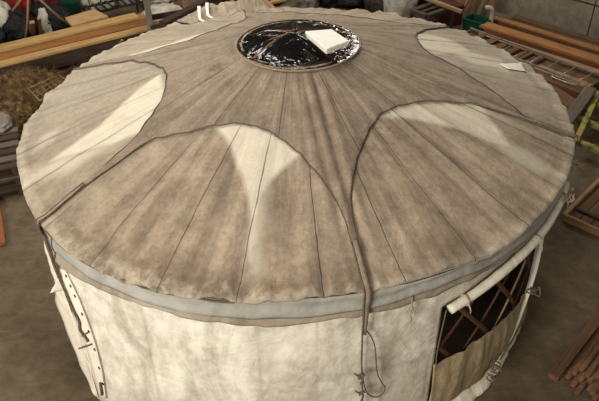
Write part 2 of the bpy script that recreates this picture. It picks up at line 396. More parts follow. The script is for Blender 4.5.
# white unstained canvas left by the cap (seen pattern), outlined in plan
def plan(poly):
    out = []
    for (x, y) in poly:
        d = fw*F + rt*(x-299.5) + up*(200.5-y)
        lo = None
        for k in range(400):
            t = (3+k*.03)/d.length; p = CAM+d*t; r = math.hypot(p.x, p.y)
            if p.z < ZE + min(HC, HC*(REAVE-r)/(REAVE-RC)): lo = p; break
        out.append((lo.x, lo.y))
    return np.array(out)
CLEAN = [plan(p) for p in (
    [(213, 124), (235, 121), (255, 124), (270, 129), (287, 140), (300, 155), (284, 167), (271, 180), (262, 197), (257, 222), (252, 262), (248, 262), (250, 225), (248, 200), (243, 178), (236, 158), (226, 140)],
    [(378, 118), (398, 103), (415, 100), (427, 98), (450, 99), (470, 102), (484, 112), (497, 130), (512, 148), (488, 143), (465, 133), (440, 125), (415, 119), (395, 119)],
    [(166, 92), (163, 102), (153, 117), (141, 133), (112, 145), (80, 155), (48, 164), (75, 146), (98, 128), (118, 109), (138, 90), (160, 75)],
    [(238, 23), (210, 35), (170, 49), (150, 55), (115, 63), (140, 52), (165, 45), (190, 38), (222, 28)],
    [(412, 36), (426, 35), (450, 40), (470, 50), (455, 53), (434, 54), (424, 48)])]
STREAK = [plan(p) for p in (
    [(268, 190), (258, 198), (250, 240), (248, 292), (258, 292), (262, 240)],
    [(480, 132), (500, 138), (552, 170), (566, 178), (556, 182), (510, 160)],
    [(430, 42), (500, 60), (510, 72), (470, 62)],
    [(125, 140), (60, 160), (20, 176), (22, 185), (70, 172)],
    [(60, 128), (52, 140), (34, 152), (46, 136)])]
def soft_inside(poly, X, soft):
    n = len(poly); ins = np.zeros(len(X), bool); dm = np.full(len(X), 9.0)
    for i in range(n):
        a, b = poly[i], poly[(i+1) % n]
        c = ((a[1] > X[:, 1]) != (b[1] > X[:, 1])) & (X[:, 0] < (b[0]-a[0])*(X[:, 1]-a[1])/((b[1]-a[1]) if b[1] != a[1] else 1e-9)+a[0])
        ins ^= c
        e = b-a; t = np.clip(((X-a)@e)/(e@e+1e-12), 0, 1); q = a+t[:, None]*e - X; dm = np.minimum(dm, np.hypot(q[:, 0], q[:, 1]))
    sd = np.where(ins, dm, -dm); return np.clip(.5+sd/soft, 0, 1)
def roof_sheet(name, degs, rfun, r0, nr, lift, mat, hem):
    P = []; uv = []; D = []; Rr = []
    for d in degs:
        row = []; r1 = rfun(d)
        for j in range(nr):
            t = j/(nr-1); r = r0 + (r1-r0)*t
            z = zroof(min(r, 2.74)) + lift + wrinkle(d, r) - droop(d)*max(0, (r-2.2)/.5)
            if not hem: z -= lift*.4*max(0, 1-(r1-r)/.04) if r1-r < .04 else 0
            row.append(pol(d, r, z)); uv.append((R_(d)*1.8, r)); D.append(d); Rr.append(r)
        if hem:
            a = R_(d); fr = nz(math.cos(a)*30, math.sin(a)*30, 2)
            for q, (dr, dz) in enumerate(((.006, -.008), (.008+.006*fr, -.018), (.002+.012*fr, -.028+.016*fr))):
                row.append(pol(d, r1+dr, row[nr-1].z+dz)); uv.append((R_(d)*1.8, r1+.02*q)); D.append(d); Rr.append(r1+.02*q)
        P.append(row)
    me = grid_mesh(name, P, closed=True)
    add_uv(me, uv)
    D = np.array(D); Rr = np.array(Rr); X = np.stack([Rr*np.cos(np.radians(D)), Rr*np.sin(np.radians(D))], 1)
    Dm = (D+180) % 360-180
    # seams every 360/28 degrees
    off = ((D+125.2+(0 if hem else 3.0)) % (360/NSEAM)); off = np.minimum(off, 360/NSEAM-off)*np.pi/180*Rr
    add_attr(me, 'seam', (.55 if hem else .38)*np.clip(1.5-off/.005, 0, 1)*(Rr > .7)*np.clip(1.1-np.array([abs(nz(x*2, y*2, 8)) for x, y in X])*1.6, .2, 1))
    wob = np.array([nz(x*5, y*5, 1)*.03 for x, y in X]); Xw = X+wob[:, None]
    dirt = np.ones(len(D))
    if hem:
        cl = np.zeros(len(D))
        for c, wt_ in zip(CLEAN, (.95, .8, 1, .85, .7)): cl = np.maximum(cl, wt_*soft_inside(c, X+wob[:, None]*.4, .05))
        for c in STREAK: cl = np.maximum(cl, .6*soft_inside(c, Xw, .14))
        dirt = 1-cl
        side = np.exp(-((((D % 360)-180)/33)**2)); dirt -= .13*side*np.clip((Rr-1.5)/.8, 0, 1)
        dirt -= .12*np.exp(-((Dm-12)/25)**2)
        dirt -= .26*np.clip((Rr-2.60)/.05, 0, 1)
        dirt -= .06*((Dm > 104) & (Dm < 160))
    grey = .75*np.exp(-((((D % 360)-172)/36)**2)) + .65*np.exp(-((Dm-22)/38)**2) + .4*np.exp(-((Dm-100)/40)**2)
    add_attr(me, 'grey', np.clip(grey*(1 if hem else .45), 0, 1)); add_attr(me, 'dirt', np.clip(dirt, 0, 1))
    if hem:
        st = np.clip((Rr-2.36)/.3, 0, 1)*(.25+.75*np.exp(-((Dm+105)/42)**2))
    else:
        st = .45*np.exp(-(X[:, 0]*np.sin(np.radians(-80)) - X[:, 1]*np.cos(np.radians(-80)))**2/.02)*(np.cos(np.radians(Dm+80)) > 0)
        st = np.maximum(st, .7*np.exp(-((Rr-.6)/.05)**2))
        sp = plan([(216, 71)])[0]; st = np.maximum(st, 2.2*np.exp(-((X-sp)**2).sum(1)/.004))
    add_attr(me, 'stain', st)
    return link(name, me, mat, yurt)
degs = [-180 + .5*k for k in range(720)]
solid(roof_sheet('roof_cover', degs, r_eave, .50, 92, 0.0, 'roof', True), .004)
cd_ = sorted(set([round(-180+.5*k, 3) for k in range(720)] + [round(p+q*.1, 3) for p in POINTS for q in range(-16, 17)]))
cap = roof_sheet('roof_cap', cd_, r_cap, .55, 60, .016, 'cap', False); solid(cap, .005)
setp(cap, 'star-shaped roof canvas with six curved scallops')

# ropes sewn along the scallops of the cap, one per scallop
dg = [p[0] for p in CAPE]
pairs = [(-140.2, -80.4), (-79.6, -16.8), (-16, 45), (45.6, 104), (105, 158.8), (159.3, 219.5)]
for a, b in pairs:
    pts = []
    ds = [x for x in dg if a-.01 <= x <= b+.01]
    ctrl = [(d, r_cap(d)) for d in ds]
    cc = []
    for i in range(len(ctrl)-1):
        n = max(2, int(math.hypot((ctrl[i+1][0]-ctrl[i][0])*.03, ctrl[i+1][1]-ctrl[i][1])/.025))
        for k in range(n):
            t = k/n; cc.append((ctrl[i][0]+(ctrl[i+1][0]-ctrl[i][0])*t, ctrl[i][1]+(ctrl[i+1][1]-ctrl[i][1])*t))
    cc.append(ctrl[-1])
    for d, r in cc: pts.append(pol(d, r, zroof(r)+wrinkle(d, r)+.017-droop(d)*max(0, (r-2.2)/.5)))
    tube('edge_rope', pts, .005, 'rope', yurt, 6)

# straps that carry each cap point over the hem and down
def strap(d, z1, w=.022):
    rows = []; P = []
    prof = [(2.30, None)] + [(2.4, None), (2.5, None), (2.6, None), (2.66, None)]
    for (r, _) in prof: P.append((r, zroof(r)+wrinkle(d, r)+.026-droop(d)*max(0, (r-2.2)/.5)))
    re = r_eave(d)+.028; P += [(re-.012, P[-1][1]-.012), (re, P[-1][1]-.05), (re-.01, P[-1][1]-.15)]
    z = P[-1][1]
    for k in range(1, 8): P.append((re-.012-.002*k, z+(z1-z)*k/7))
    a = R_(d); tx, ty = -math.sin(a), math.cos(a); ring = []
    for qi, (r, z) in enumerate(P):
        c = pol(d, r, z); ring.append([c+Vector((tx, ty, 0))*s*w*(1-.5*max(0, qi-5)/(len(P)-6)) for s in (-1, -.33, .33, 1)])
    o = link('strap', grid_mesh('strap', ring), 'webbing', yurt); solid(o, .006)
    for s in (-1, 1): tube('strap_rope', [q[0 if s < 0 else 3]+Vector((math.cos(a), math.sin(a), 0))*.004 for q in ring], .007, 'rope', yurt, 6)
    return P
strap(-80.0, 1.46)
strap(-16.4, 1.6, .016)
strap(-140.2, 1.80, .018)

# wall shape
B0 = at(98, 397, .01); RB0 = math.hypot(B0.x, B0.y); AB0 = math.degrees(math.atan2(B0.y, B0.x))
RT0, AT0, ZT0 = 2.655, -140.6, 1.84
def flare(d, z):    # the loose left side leans outward along a straight rim
    dd = (d+180) % 360-180
    if abs(dd+141) > 70: return 0.0
    t = (ZT0-z)/ZT0; d0 = AT0+(AB0-AT0)*t; f = max(0, RT0+(RB0-RT0)*t-2.60)*min(1, max(0, (1.80-z)/.30))
    return f*math.exp(-((dd-d0)/(16 if dd > d0 else 3.0))**2)
def r_wall(d, z):
    a = R_(d)
    return 2.60 - .035*min(1, max(0, (z-.3)/.8))*math.exp(-(((d+180) % 360-180+26)/13)**2) + flare(d, z) + .012*nz(math.cos(a)*9, math.sin(a)*9, z*1.3) + .02*nz(math.cos(a)*3.5, math.sin(a)*3.5, z*.9)*(1-z/2) + .006*nz(math.cos(a)*22, math.sin(a)*22, z*4)
ZT = np.array([(-90, 1.45), (-65, 1.45), (-58, 1.52), (-50, 1.58), (-42, 1.62), (-32, 1.66), (0, 1.66)])
W0, W1 = -65.0, -32.0
def zlow(d): return float(np.interp(d, ZL[:, 0], ZL[:, 1]))
def ztop(d): return float(np.interp(d, ZT[:, 0], ZT[:, 1]))
def on_wall(x, y, off=0.0, r=None):
    "where the line of sight meets the wall (or a cylinder of radius r); nearest approach when it passes by"
    d = (fw*F + rt*(x-299.5) + up*(200.5-y)).normalized(); best = None
    for k in range(900):
        p = CAM+d*(3.0+k*.006); a = math.degrees(math.atan2(p.y, p.x)); g = math.hypot(p.x, p.y)-((r or r_wall(a, p.z))+off)
        if g < 0: return p
        if best is None or g < best[0]: best = (g, p)
    return best[1]
def pix_z(px):
    out = []
    for x, y in px:
        p = on_wall(x, y, .01); out.append((math.degrees(math.atan2(p.y, p.x)), p.z))
    return out
NA, NB, NC = 18, 12, 10
ZL = pix_z([(438, 362), (470, 345), (505, 318), (516, 306), (524, 294), (531, 279), (536, 266)])
ZL = np.array([(-90, .87)]+sorted(ZL)+[(0, 1.42)])
wd = [-180+.5*k for k in range(720)]; P = []; uv = []; dirt = []; seam = []
for d in wd:
    zl, zt = (zlow(d), ztop(d)) if -90 < d < 0 else (.87, 1.45)
    zs = [zl*k/NA for k in range(NA)] + [zl+(zt-zl)*k/NB for k in range(NB)] + [zt+(1.9-zt)*k/NC for k in range(NC+1)]
    row = []
    for z in zs:
        row.append(pol(d, r_wall(d, z), z)); uv.append((R_(d)*2.6, z))
        b = max(0, 1-z/.55); dirt.append(.9*b + .5*math.exp(-((d+97)/2.5)**2) + (.45 if -76 < d < -64 and z < .95 else 0) + .35*math.exp(-((d+84)/4)**2))
        s = 0
        for sd in (-118.5, -97.5, -87.5, -75.5, -66.5, -40, 0, 40, 80, 120, 160):
            s = max(s, .45*(1-abs(d+.5*nz(z*1.5, sd)-sd)/.5))
        if abs(z-.93) < .03 and -88 < d < -65: s = max(s, .35)
        seam.append(max(0, s)*.7)
    P.append(row)
me = grid_mesh('wall_cover', P, True, lambda i, j: not (W0 <= wd[i] < W1 and j < NA+NB))
add_uv(me, uv); add_attr(me, 'dirt', np.clip(dirt, 0, 1)); add_attr(me, 'seam', seam)
solid(link('wall_cover', me, 'wall', yurt), .005)
def sheet(name, P, mat, thick=.004, dirtf=None, parent=None):
    me = grid_mesh(name, P); ni, nj = len(P), len(P[0])
    add_uv(me, [(i*.04, P[i][j].z) for i in range(ni) for j in range(nj)])
    add_attr(me, 'dirt', [dirtf(i/(ni-1), j/(nj-1)) if dirtf else 0.0 for i in range(ni) for j in range(nj)])
    add_attr(me, 'seam', [0.0]*(ni*nj))
    return solid(link(name, me, mat, parent or yurt), thick)
def arange(a, b, n): return [a+(b-a)*k/(n-1) for k in range(n)]

# window: lower stained flap, rolled-up blind, lattice, ties
P = []
for d in arange(-65.3, -31.5, 70):
    row = []
    for t in arange(0, 1, 20):
        z = .06 + (zlow(d)-.06)*t
        a = R_(d); bul = .03*math.sin(math.pi*t)
        row.append(pol(d, r_wall(d, z)+.012 + bul + .016*nz(d*.35, t*1.6, 2) + .01*nz(d*1.1, t*2.2, 4), z + (.012*nz(d*.6, 8, 1) if t == 1 else 0)))
    P.append(row)
sheet('window_flap', P, 'flap', .005, lambda i, j: .5*(1-j))['label'] = 'stained yellow-brown canvas flap below the lattice'
tube('flap_cord', [p[-1]+pol(math.degrees(math.atan2(p[-1].y, p[-1].x)), .006, .004) for p in P], .0055, 'webbing', yurt, 6)
# pale folded edge standing out at the far side of the flap
pts = [pol(d, r_wall(d, z)+.03, z) for d, z in ((-31, 1.36), (-31, 1.15), (-32, .9), (-35, .6), (-40, .32), (-46, .12))]
tube('flap_fold', catmull(pts, 6), [.012+.030*math.sin(math.pi*(k+1.5)/33) for k in range(31)], 'white', yurt, 8, .5)
# skirt at the foot
P = []
for d in arange(-92, -30, 90):
    o = .012*nz(d*.5, 3, 1); h = (.11 + .03*nz(d*.3, 0, 7))*min(1, max(.3, (-34-d)/14))
    P.append([pol(d, 2.61+o*.6+.09*(1-t)**1.4*min(1, max(.15, (-36-d)/14)) + .012*nz(d*.8, t*2, 3), .012 + h*t) for t in arange(0, 1, 7)])
sheet('skirt', P, 'white', .006)
# rolled blind
cc = [pol(d, 2.665, z) for d, z in ((-64.6, 1.475), (-60, 1.525), (-55, 1.575), (-49, 1.62), (-43, 1.65), (-37, 1.68), (-31, 1.71), (-26, 1.74))]
cc = catmull(cc, 6); roll = tube('rolled_blind', cc, [.038+.004*nz(k*.5, 2, 2) for k in range(len(cc))], 'white', yurt, 14)
add_uv(roll.data, [(v.co.x, v.co.y) for v in roll.data.vertices]); add_attr(roll.data, 'dirt', [.1]*len(roll.data.vertices)); add_attr(roll.data, 'seam', [0.0]*len(roll.data.vertices))
roll['label'] = 'white rolled-up window blind'
def ring_tie(d, z, r=2.665, rad=.044):
    c = pol(d, r, z); a = R_(d); u = Vector((math.cos(a), math.sin(a), 0)); pts = [c+u*math.cos(t)*rad+Vector((0, 0, math.sin(t)*rad)) for t in arange(0, 2*math.pi, 16)]
    g = [tube_geo(pts, .008, 6), tube_geo([c+u*rad+Vector((0, 0, -.01)), c+u*(rad+.015)+Vector((.01, 0, -.05)), c+u*(rad+.01)+Vector((.02, 0, -.10))], .006, 6)]
    v, f = merge(g); return link('blind_tie', mesh('blind_tie', v, f), 'rope_pale', yurt)
ring_tie(-61.5, 1.51); ring_tie(-43, 1.65); ring_tie(-30, 1.72)
# lattice behind the window
def slat(d0, sgn, z0, z1, r, mat):
    n = 14; P = []
    for k in range(n):
        z = z0+(z1-z0)*k/(n-1); d = d0+sgn*(z-z0)*17.5
        c = pol(d, r, z); a = R_(d); tdir = Vector((-math.sin(a)*sgn*17.5*math.pi/180*r, math.cos(a)*sgn*17.5*math.pi/180*r, 1)).normalized()
        u = Vector((math.cos(a), math.sin(a), 0)); w = tdir.cross(u).normalized()
        P.append([c-w*.019, c-w*.012+u*.007, c+w*.012+u*.007, c+w*.019])
    me = grid_mesh('lattice_slat', P); return solid(link('lattice_slat', me, mat, yurt), .009)
k = 0
for d0 in arange(-83, -29, 6):
    slat(d0, 1, .35, 1.78, 2.545, ('slat_tan', 'slat_dark', 'slat_dark')[k % 3]); k += 1
for d0 in arange(-54, -12, 5):
    slat(d0, -1, .35, 1.78, 2.562, 'slat_red' if d0 < -32 else 'slat_dark')

# grey band below the hem, with the ragged strip under it
BZ = np.array([(-181, 1.77), (-166, 1.68), (-150, 1.60), (-130, 1.60), (-115.5, 1.625), (-108, 1.64), (-96, 1.67), (-90, 1.69), (-84, 1.715), (-74, 1.745), (-60, 1.765), (-40, 1.77), (181, 1.77)])
P = []; P2 = []
for k in range(361):
    d = -180+k; zb = float(np.interp(d, BZ[:, 0], BZ[:, 1])); zt = ZE-.03-droop(d)
    a = R_(d); w = nz(math.cos(a)*8, math.sin(a)*8, 1)
    P.append([pol(d, 2.654+flare(d, zb+.01)*(1-t)-.012*(1-t)*0+.006*w+.008*math.sin(t*9+w*3), zb+(zt-zb)*t) for t in arange(0, 1, 8)])
    lo = zb-.075-.035*nz(math.cos(a)*6, math.sin(a)*6, 5)-.03*nz(math.cos(a)*17, math.sin(a)*17, 6)
    P2.append([pol(d, 2.632+flare(d, z)+.006*w+.007*nz(k*.5, t*2, 1)+.012*(1-t), z) for t in arange(0, 1, 6) for z in [lo+(zb+.02-lo)*t]])
sheet('eave_band', P, 'band', .004)['label'] = 'blue-grey canvas band below the roof hem'
sheet('ragged_strip', P2, 'strip', .004)
# the dark cord in the gap between the hem and the band, front left
tube('hem_cord', [pol(d, r_eave(d)-.004, zroof(r_eave(d))-.036-droop(d)+.010*nz(d*.7, 3, 3)) for d in arange(-150, -100, 60)], .010, 'rope', yurt, 6)
tube('hem_cord', [pol(d, r_eave(d)-.002, zroof(r_eave(d))-.034-droop(d)+.008*nz(d*.7, 3, 3)) for d in arange(-78, -25, 60)], .006, 'rope_pale', yurt, 6)

# hanging rope at the front, with its loop, and the two knots
fr = lambda x, y: at_plane(x, y, pol(-80.0, 2.655, 1.4), Vector((math.cos(R_(-80)), math.sin(R_(-80)), 0)))
tube('hanging_rope', catmull([fr(*p) for p in ((362.5, 326), (362, 345), (361.5, 362), (362, 378), (362.5, 400), (363, 415))], 5), .0075, 'rope', yurt, 7)
tube('rope_loop', catmull([fr(*p) for p in ((364, 328), (370, 335), (374.5, 345), (376, 360), (377.5, 374), (382, 383), (385, 388), (382.5, 394), (376, 397), (369, 395), (365, 388), (363.5, 381))], 6), .0055, 'rope', yurt, 7)
def knot(name, c, s, mat, seed):
    g = []
    for k in range(3):
        pts = [c+Vector((math.cos(t+k)*s*(1+.2*k), -.006*k+math.sin(t*2+seed)*s*.4, math.sin(t+k*.7+seed)*s*(.8+.3*k))) for t in arange(0, 2*math.pi, 14)]
        g.append(tube_geo(pts, .007, 6))
    g.append(tube_geo(catmull([c, c+Vector((-.03, -.012, .01)), c+Vector((-.055, -.01, .035))], 4), .007, 6))
    g.append(tube_geo(catmull([c, c+Vector((.015, -.012, -.04)), c+Vector((-.005, -.01, -.10))], 4), .007, 6))
    v, f = merge(g); return link(name, mesh(name, v, f), mat, yurt)
knot('rope_knot', fr(361, 373)+Vector((0, -.02, 0)), .018, 'rope', 1); knot('rope_knot', fr(361.5, 390)+Vector((0, -.02, 0)), .016, 'rope', 2)
# short tie strap on the wall right of the rope
f2 = lambda x, y: at_plane(x, y, pol(-72.5, 2.645, 1.6), Vector((math.cos(R_(-72.5)), math.sin(R_(-72.5)), 0)))
pp = catmull([f2(*p) for p in ((412.5, 296), (412, 304), (413, 309), (410.5, 313), (411.5, 320))], 5)
tube('tie_strap', pp, .012, 'webbing', yurt, 6, .4)

# left: laced edge, eyelets, cord and the loose flap
T0 = pol(AT0, RT0, ZT0); rim = [T0]
tang = Vector((math.sin(R_(-141)), -math.cos(R_(-141)), 0)); nrm = (B0-T0).cross(tang).normalized()
if nrm.dot(CAM-T0) < 0: nrm = -nrm
on = lambda x, y, k=.02: at_plane(x, y, T0+nrm*k, nrm)
ld_ = (B0-T0).normalized(); vw_ = ((CAM-T0)+(CAM-B0)).normalized(); n2 = (vw_-ld_*vw_.dot(ld_)).normalized()
on2 = lambda x, y, k=.02: at_plane(x, y, T0+n2*k, n2)
def onx(x, y, k=.03):
    a = on2(x, y, k); b = on_wall(x, y, k); an = math.degrees(math.atan2(b.y, b.x))
    hit = math.hypot(b.x, b.y) < r_wall(an, b.z)+k+.001
    return b if hit and (b-CAM).length < (a-CAM).length else a
L1 = [(43, 232), (50, 254), (57, 276), (66, 298), (75, 322), (83, 346), (90, 368), (98, 397)]
L2 = [(41, 234), (44, 252), (49, 268), (54, 285), (54, 301), (67, 336), (80, 368), (93, 398)]
P = []
for i in range(60):
    t = i/59*7; a = int(min(t, 6)); q = t-a
    l1 = (L1[a][0]*(1-q)+L1[a+1][0]*q, L1[a][1]*(1-q)+L1[a+1][1]*q); l2 = (L2[a][0]*(1-q)+L2[a+1][0]*q, L2[a][1]*(1-q)+L2[a+1][1]*q)
    row = []
    for s in arange(0, 1, 7):
        p = on(l1[0]+(l2[0]-l1[0])*s, l1[1]+(l2[1]-l1[1])*s, .012); p -= nrm*(.012*s + .012*nz(i*.25, s*2.5, 3)); row.append(p)
    P.append(row)
sheet('loose_flap', P, 'white', .005)['label'] = 'loose white canvas flap at the laced left edge'
tri = [on2(59, 276, .0), on2(50, 293, -.01), on2(68, 289, .0)]
P = [[tri[0].lerp(tri[1], t).lerp(tri[0].lerp(tri[2], t), s)+nrm*.01*nz(t*3, s*3) for s in arange(0, 1, 6)] for t in arange(.02, 1, 8)]
sheet('loose_tab', P, 'white', .005)
# laced strip right of the cord
P = []
E1 = [(58, 269), (61, 276), (70, 299), (78, 322), (86, 346), (93, 370), (101, 398)]
E2 = [(65, 269), (68, 276), (79, 299), (88, 322), (96, 346), (102, 370), (106, 398)]
for i in range(50):
    t = i/49*6; a = int(min(t, 5)); q = t-a
    row = []
    for s in arange(0, 1, 5):
        x = (E1[a][0]*(1-q)+E1[a+1][0]*q)*(1-s)+(E2[a][0]*(1-q)+E2[a+1][0]*q)*s; y = (E1[a][1]*(1-q)+E1[a+1][1]*q)
        row.append(onx(x, y, .012))
    P.append(row)
sheet('laced_strip', P, 'white', .005)
tube('seam_cord', catmull([on_wall(x+1, y, .012) for x, y in E2], 5), .003, 'webbing', yurt, 6)
tube('edge_cord', catmull([onx(x, y, .03) for x, y in ((41, 226), (43, 232), (49, 250), (55, 268), (62, 284), (68, 298), (74, 312), (79, 322), (80, 330), (85, 337), (88, 342))], 6), .011, 'rope', yurt, 7)
tube('edge_cord', catmull([onx(x, y, .03) for x, y in ((46, 236), (50, 246), (53, 258), (52, 260), (48, 250), (44, 238))], 6), .007, 'rope', yurt, 7)
tube('toggle', [onx(79, 348.5, .03), onx(84, 347, .03), onx(91, 344.5, .03)], .008, 'rope', yurt, 7)
tube('toggle', [onx(82, 336, .03), onx(87, 333, .03)], .007, 'rope', yurt, 7)
tube('toggle', [onx(100, 383, .03), onx(102, 395, .03)], .012, 'rope', yurt, 7)
for x, y in ((66, 276), (70.5, 286), (74.8, 296), (82, 314), (88.5, 331.5), (94.5, 349.5), (99, 368), (103, 384)):
    c = on_wall(x, y, .016); g = []
    u = tang; w = nrm.cross(u).normalized()
    v = [c+nrm*.004] + [c+nrm*.004+(u*math.cos(k*math.pi/6)+w*math.sin(k*math.pi/6))*.013 for k in range(12)] + [c-nrm*.002+(u*math.cos(k*math.pi/6)+w*math.sin(k*math.pi/6))*.016 for k in range(12)]
    f = [(0, 1+k, 1+(k+1) % 12) for k in range(12)] + [(1+k, 13+k, 13+(k+1) % 12, 1+(k+1) % 12) for k in range(12)]
    link('eyelet', mesh('eyelet', v, f), 'eyelet', yurt)
# small lashings on the right-hand foot and at the far hem
def lash(c, s, mat='rope', name='lashing', seed=0):
    g = []
    rn = random.Random(seed)
    for k in range(3):
        p = [c+Vector((rn.uniform(-s, s), rn.uniform(-s, s)*.5, rn.uniform(-s, s))) for _ in range(5)]
        g.append(tube_geo(catmull(p, 5), .007, 6))
    v, f = merge(g); return link(name, mesh(name, v, f), mat, yurt)
lash(pol(-48.5, 2.70, .30), .055, seed=1); lash(pol(-50, 2.72, .22), .05, seed=2); lash(pol(-38.5, 2.71, .92), .06, seed=3)
lash(pol(-31, 2.72, 1.75), .06, 'rope_pale', seed=4); lash(pol(-21, 2.69, 1.80), .05, 'rope_pale', seed=5); lash(pol(-27, 2.70, 1.70), .06, 'rope_pale', seed=6)
tube('hanging_cord', catmull([pol(-64.8, 2.64, 1.45), pol(-64.9, 2.63, 1.2), pol(-65.2, 2.635, .95), pol(-65.2, 2.65, .74)], 6), .006, 'rope', yurt, 6)

# bunched canvas heaped along the far left hem, and two white straps on it
P = []
for d in arange(97, 123, 90):
    w = math.sin(math.pi*(d-97)/26)**.6 if 97 < d < 123 else 0.0; row = []
    for t in arange(0, 1, 36):
        r = 2.36+.60*t; e_ = min(1, t*4); s_ = d*math.pi/180*2.7
        h = w*e_*(.19*math.sin(math.pi*min(1, t*1.15))**.8*(.75+.8*nz(s_*2.2, 3, 1)) + .085*nz(s_*5, t*3, 2) + .05*abs(nz(s_*11, t*6, 5)))
        row.append(pol(d, r, zroof(min(r, 2.74)) + wrinkle(d, min(r, 2.74))*(1-w*e_) + .004+.02*e_ + h - .35*max(0, t-.75)))
    P.append(row)
o = sheet('bunched_canvas', P, 'strip', .004); o['label'] = 'bunched brownish canvas along the far left hem'
for (x, y) in ((199, 12), (207, 8.5)):
    b = at(x, y, 2.13)
    tube('white_strap', catmull([b+Vector((0, .06, .05)), b+Vector((.004, .0, .0)), b+Vector((.02, -.10, -.05)), b+Vector((.08, -.17, -.06))], 5), [.024*(1-.02*k) for k in range(16)], 'foam', yurt, 8, .5)

# crown: wooden ring, crossed bars and the black film over them
zc = zroof(RC); n0_ = len(COL.objects); CO = Vector((.032, -.02, -.012))
ring = [pol(d, RC-.02, zc-.03) for d in arange(0, 360, 73)]
tube('crown_ring', ring, .03, 'crownwood', yurt, 8)
tube('crown_rim', [pol(d, RC+.012, zc+.030+.004*nz(d*.2, 1, 1)) for d in arange(0, 360, 145)], .0095, 'webbing', yurt, 6)
apex = Vector((-.03, .12, zc+.085))
for d in (-52, -141, 15, 95, 150, 200):
    b = pol(d, RC-.03, zc-.005); p = [b.lerp(apex, t)+Vector((0, 0, .03*math.sin(math.pi*t)+(.022 if d in (-52, -141) else 0))) for t in arange(0, 1, 8)]
    tube('crown_bar', p, .018, 'brown' if d in (-52, -141) else 'crownwood', yurt, 8)
P = []
for d in arange(0, 360, 151):
    row = []
    for t in arange(0, 1, 32):
        r = (RC+.022)*t; x, y = r*math.cos(R_(d)), r*math.sin(R_(d))
        tent = .085*(1-t)
        for bd in (-52, -141, 15, 95, 150, 200):
            dd = abs((d-bd+180) % 360-180); tent = max(tent, (.10*(1-t)+.03*math.sin(math.pi*t))*math.exp(-(r*math.sin(R_(min(dd, 90)))/.06)**2))
        fade = min(1, (1-t)*6); rim = .12+.88*max(0, (t-.55)/.45)
        h = (.006*nz(x*9, y*9, 1)+.009*rim*nz(x*19, y*19, 4)+.008*rim*nz(x*37, y*37, 7))*fade
        row.append(Vector((x, y, zc+.030+tent*min(1, (1-t)*3)+h)))
    P.append(row)
me = grid_mesh('crown_film', P); o = link('crown_film', me, 'film', yurt, smooth=False); o['label'] = 'wrinkled shiny black plastic film over the crown opening'
for q_ in list(COL.objects)[n0_:]: q_.location = CO

# white foam lid lying on the crown
q = [at(305, 31, 2.80), at(332, 27.5, 2.80), at(349, 40.5, 2.80), at(326.5, 51, 2.80)]
lid = empty('foam_lid', ((q[0]+q[1]+q[2]+q[3])/4)*1.0, 'white rectangular foam lid lying on the black film of the yurt crown', 'lid')
lc = lid.location.copy()
def prism(name, pts, z0, z1, bev, mat, parent):
    bm = bmesh.new(); lo = [bm.verts.new(Vector((p.x, p.y, z0))) for p in pts]; hi = [bm.verts.new(Vector((p.x, p.y, z1))) for p in pts]; n = len(pts)
    bm.faces.new(hi); bm.faces.new(lo[::-1])
    for i in range(n): bm.faces.new((lo[i], lo[(i+1) % n], hi[(i+1) % n], hi[i]))
    bmesh.ops.recalc_face_normals(bm, faces=bm.faces)
    bmesh.ops.bevel(bm, geom=list(bm.edges), offset=bev, segments=2, affect='EDGES')
    me = bpy.data.meshes.new(name); bm.to_mesh(me); bm.free(); return link(name, me, mat, parent, smooth=False)
loc = [p-lc for p in q]
prism('lid_top', loc, -.028, 0, .005, 'foam', lid)
prism('lid_base', [p*.95 for p in loc], -.055, -.027, .005, 'foam', lid)
lid.rotation_euler = (R_(-3), R_(2), 0)

# white cloth scrap on the right of the roof
q = [at(499.5, 65.5, zroof(2.28)), at(521, 63.5, zroof(2.55)), at(528, 73, zroof(2.55)), at(508, 71.5, zroof(2.35)), ]
P = []
for s in arange(0, 1, 14):
    row = []
    for t in arange(0, 1, 10):
        p = q[0].lerp(q[1], s).lerp(q[3].lerp(q[2], s), t); d = math.degrees(math.atan2(p.y, p.x)); r = math.hypot(p.x, p.y)
        row.append(pol(d, r, zroof(r)+wrinkle(d, r)+.014+.004*nz(s*5, t*5)))
    P.append(row)
me = grid_mesh('cloth_scrap', P); o = link('cloth_scrap', me, 'paper'); solid(o, .004)
setp(o, 'small white scrap lying on the right side of the yurt roof', 'scrap')

# ------------------------------------------------------------------ things round the yurt
def board(name, a, b, w, h, mat, label, cat, group=None, seed=0, wob=.02, roll=0.0):
    o = beam_obj(name, a, b, w, h, mat, None, min(.006, h*.2), 10, wob, seed, roll); return setp(o, label, cat, group)
Zv = Vector((0, 0, 1))

# right: lumber stacked along the wall
def lum(x0, y0, z, w, h, mat, label, s0=-.4, s1=3.2, seed=0, wob=.02, tilt=0.0):
    p = at(x0, y0, z); a = p+U*s0; b = p+U*s1+V*tilt; return board('plank', a-Zv*h/2, b-Zv*h/2, w, h, mat, label, 'plank', 'planks along the concrete wall', seed, wob)
G = 'planks along the concrete wall'
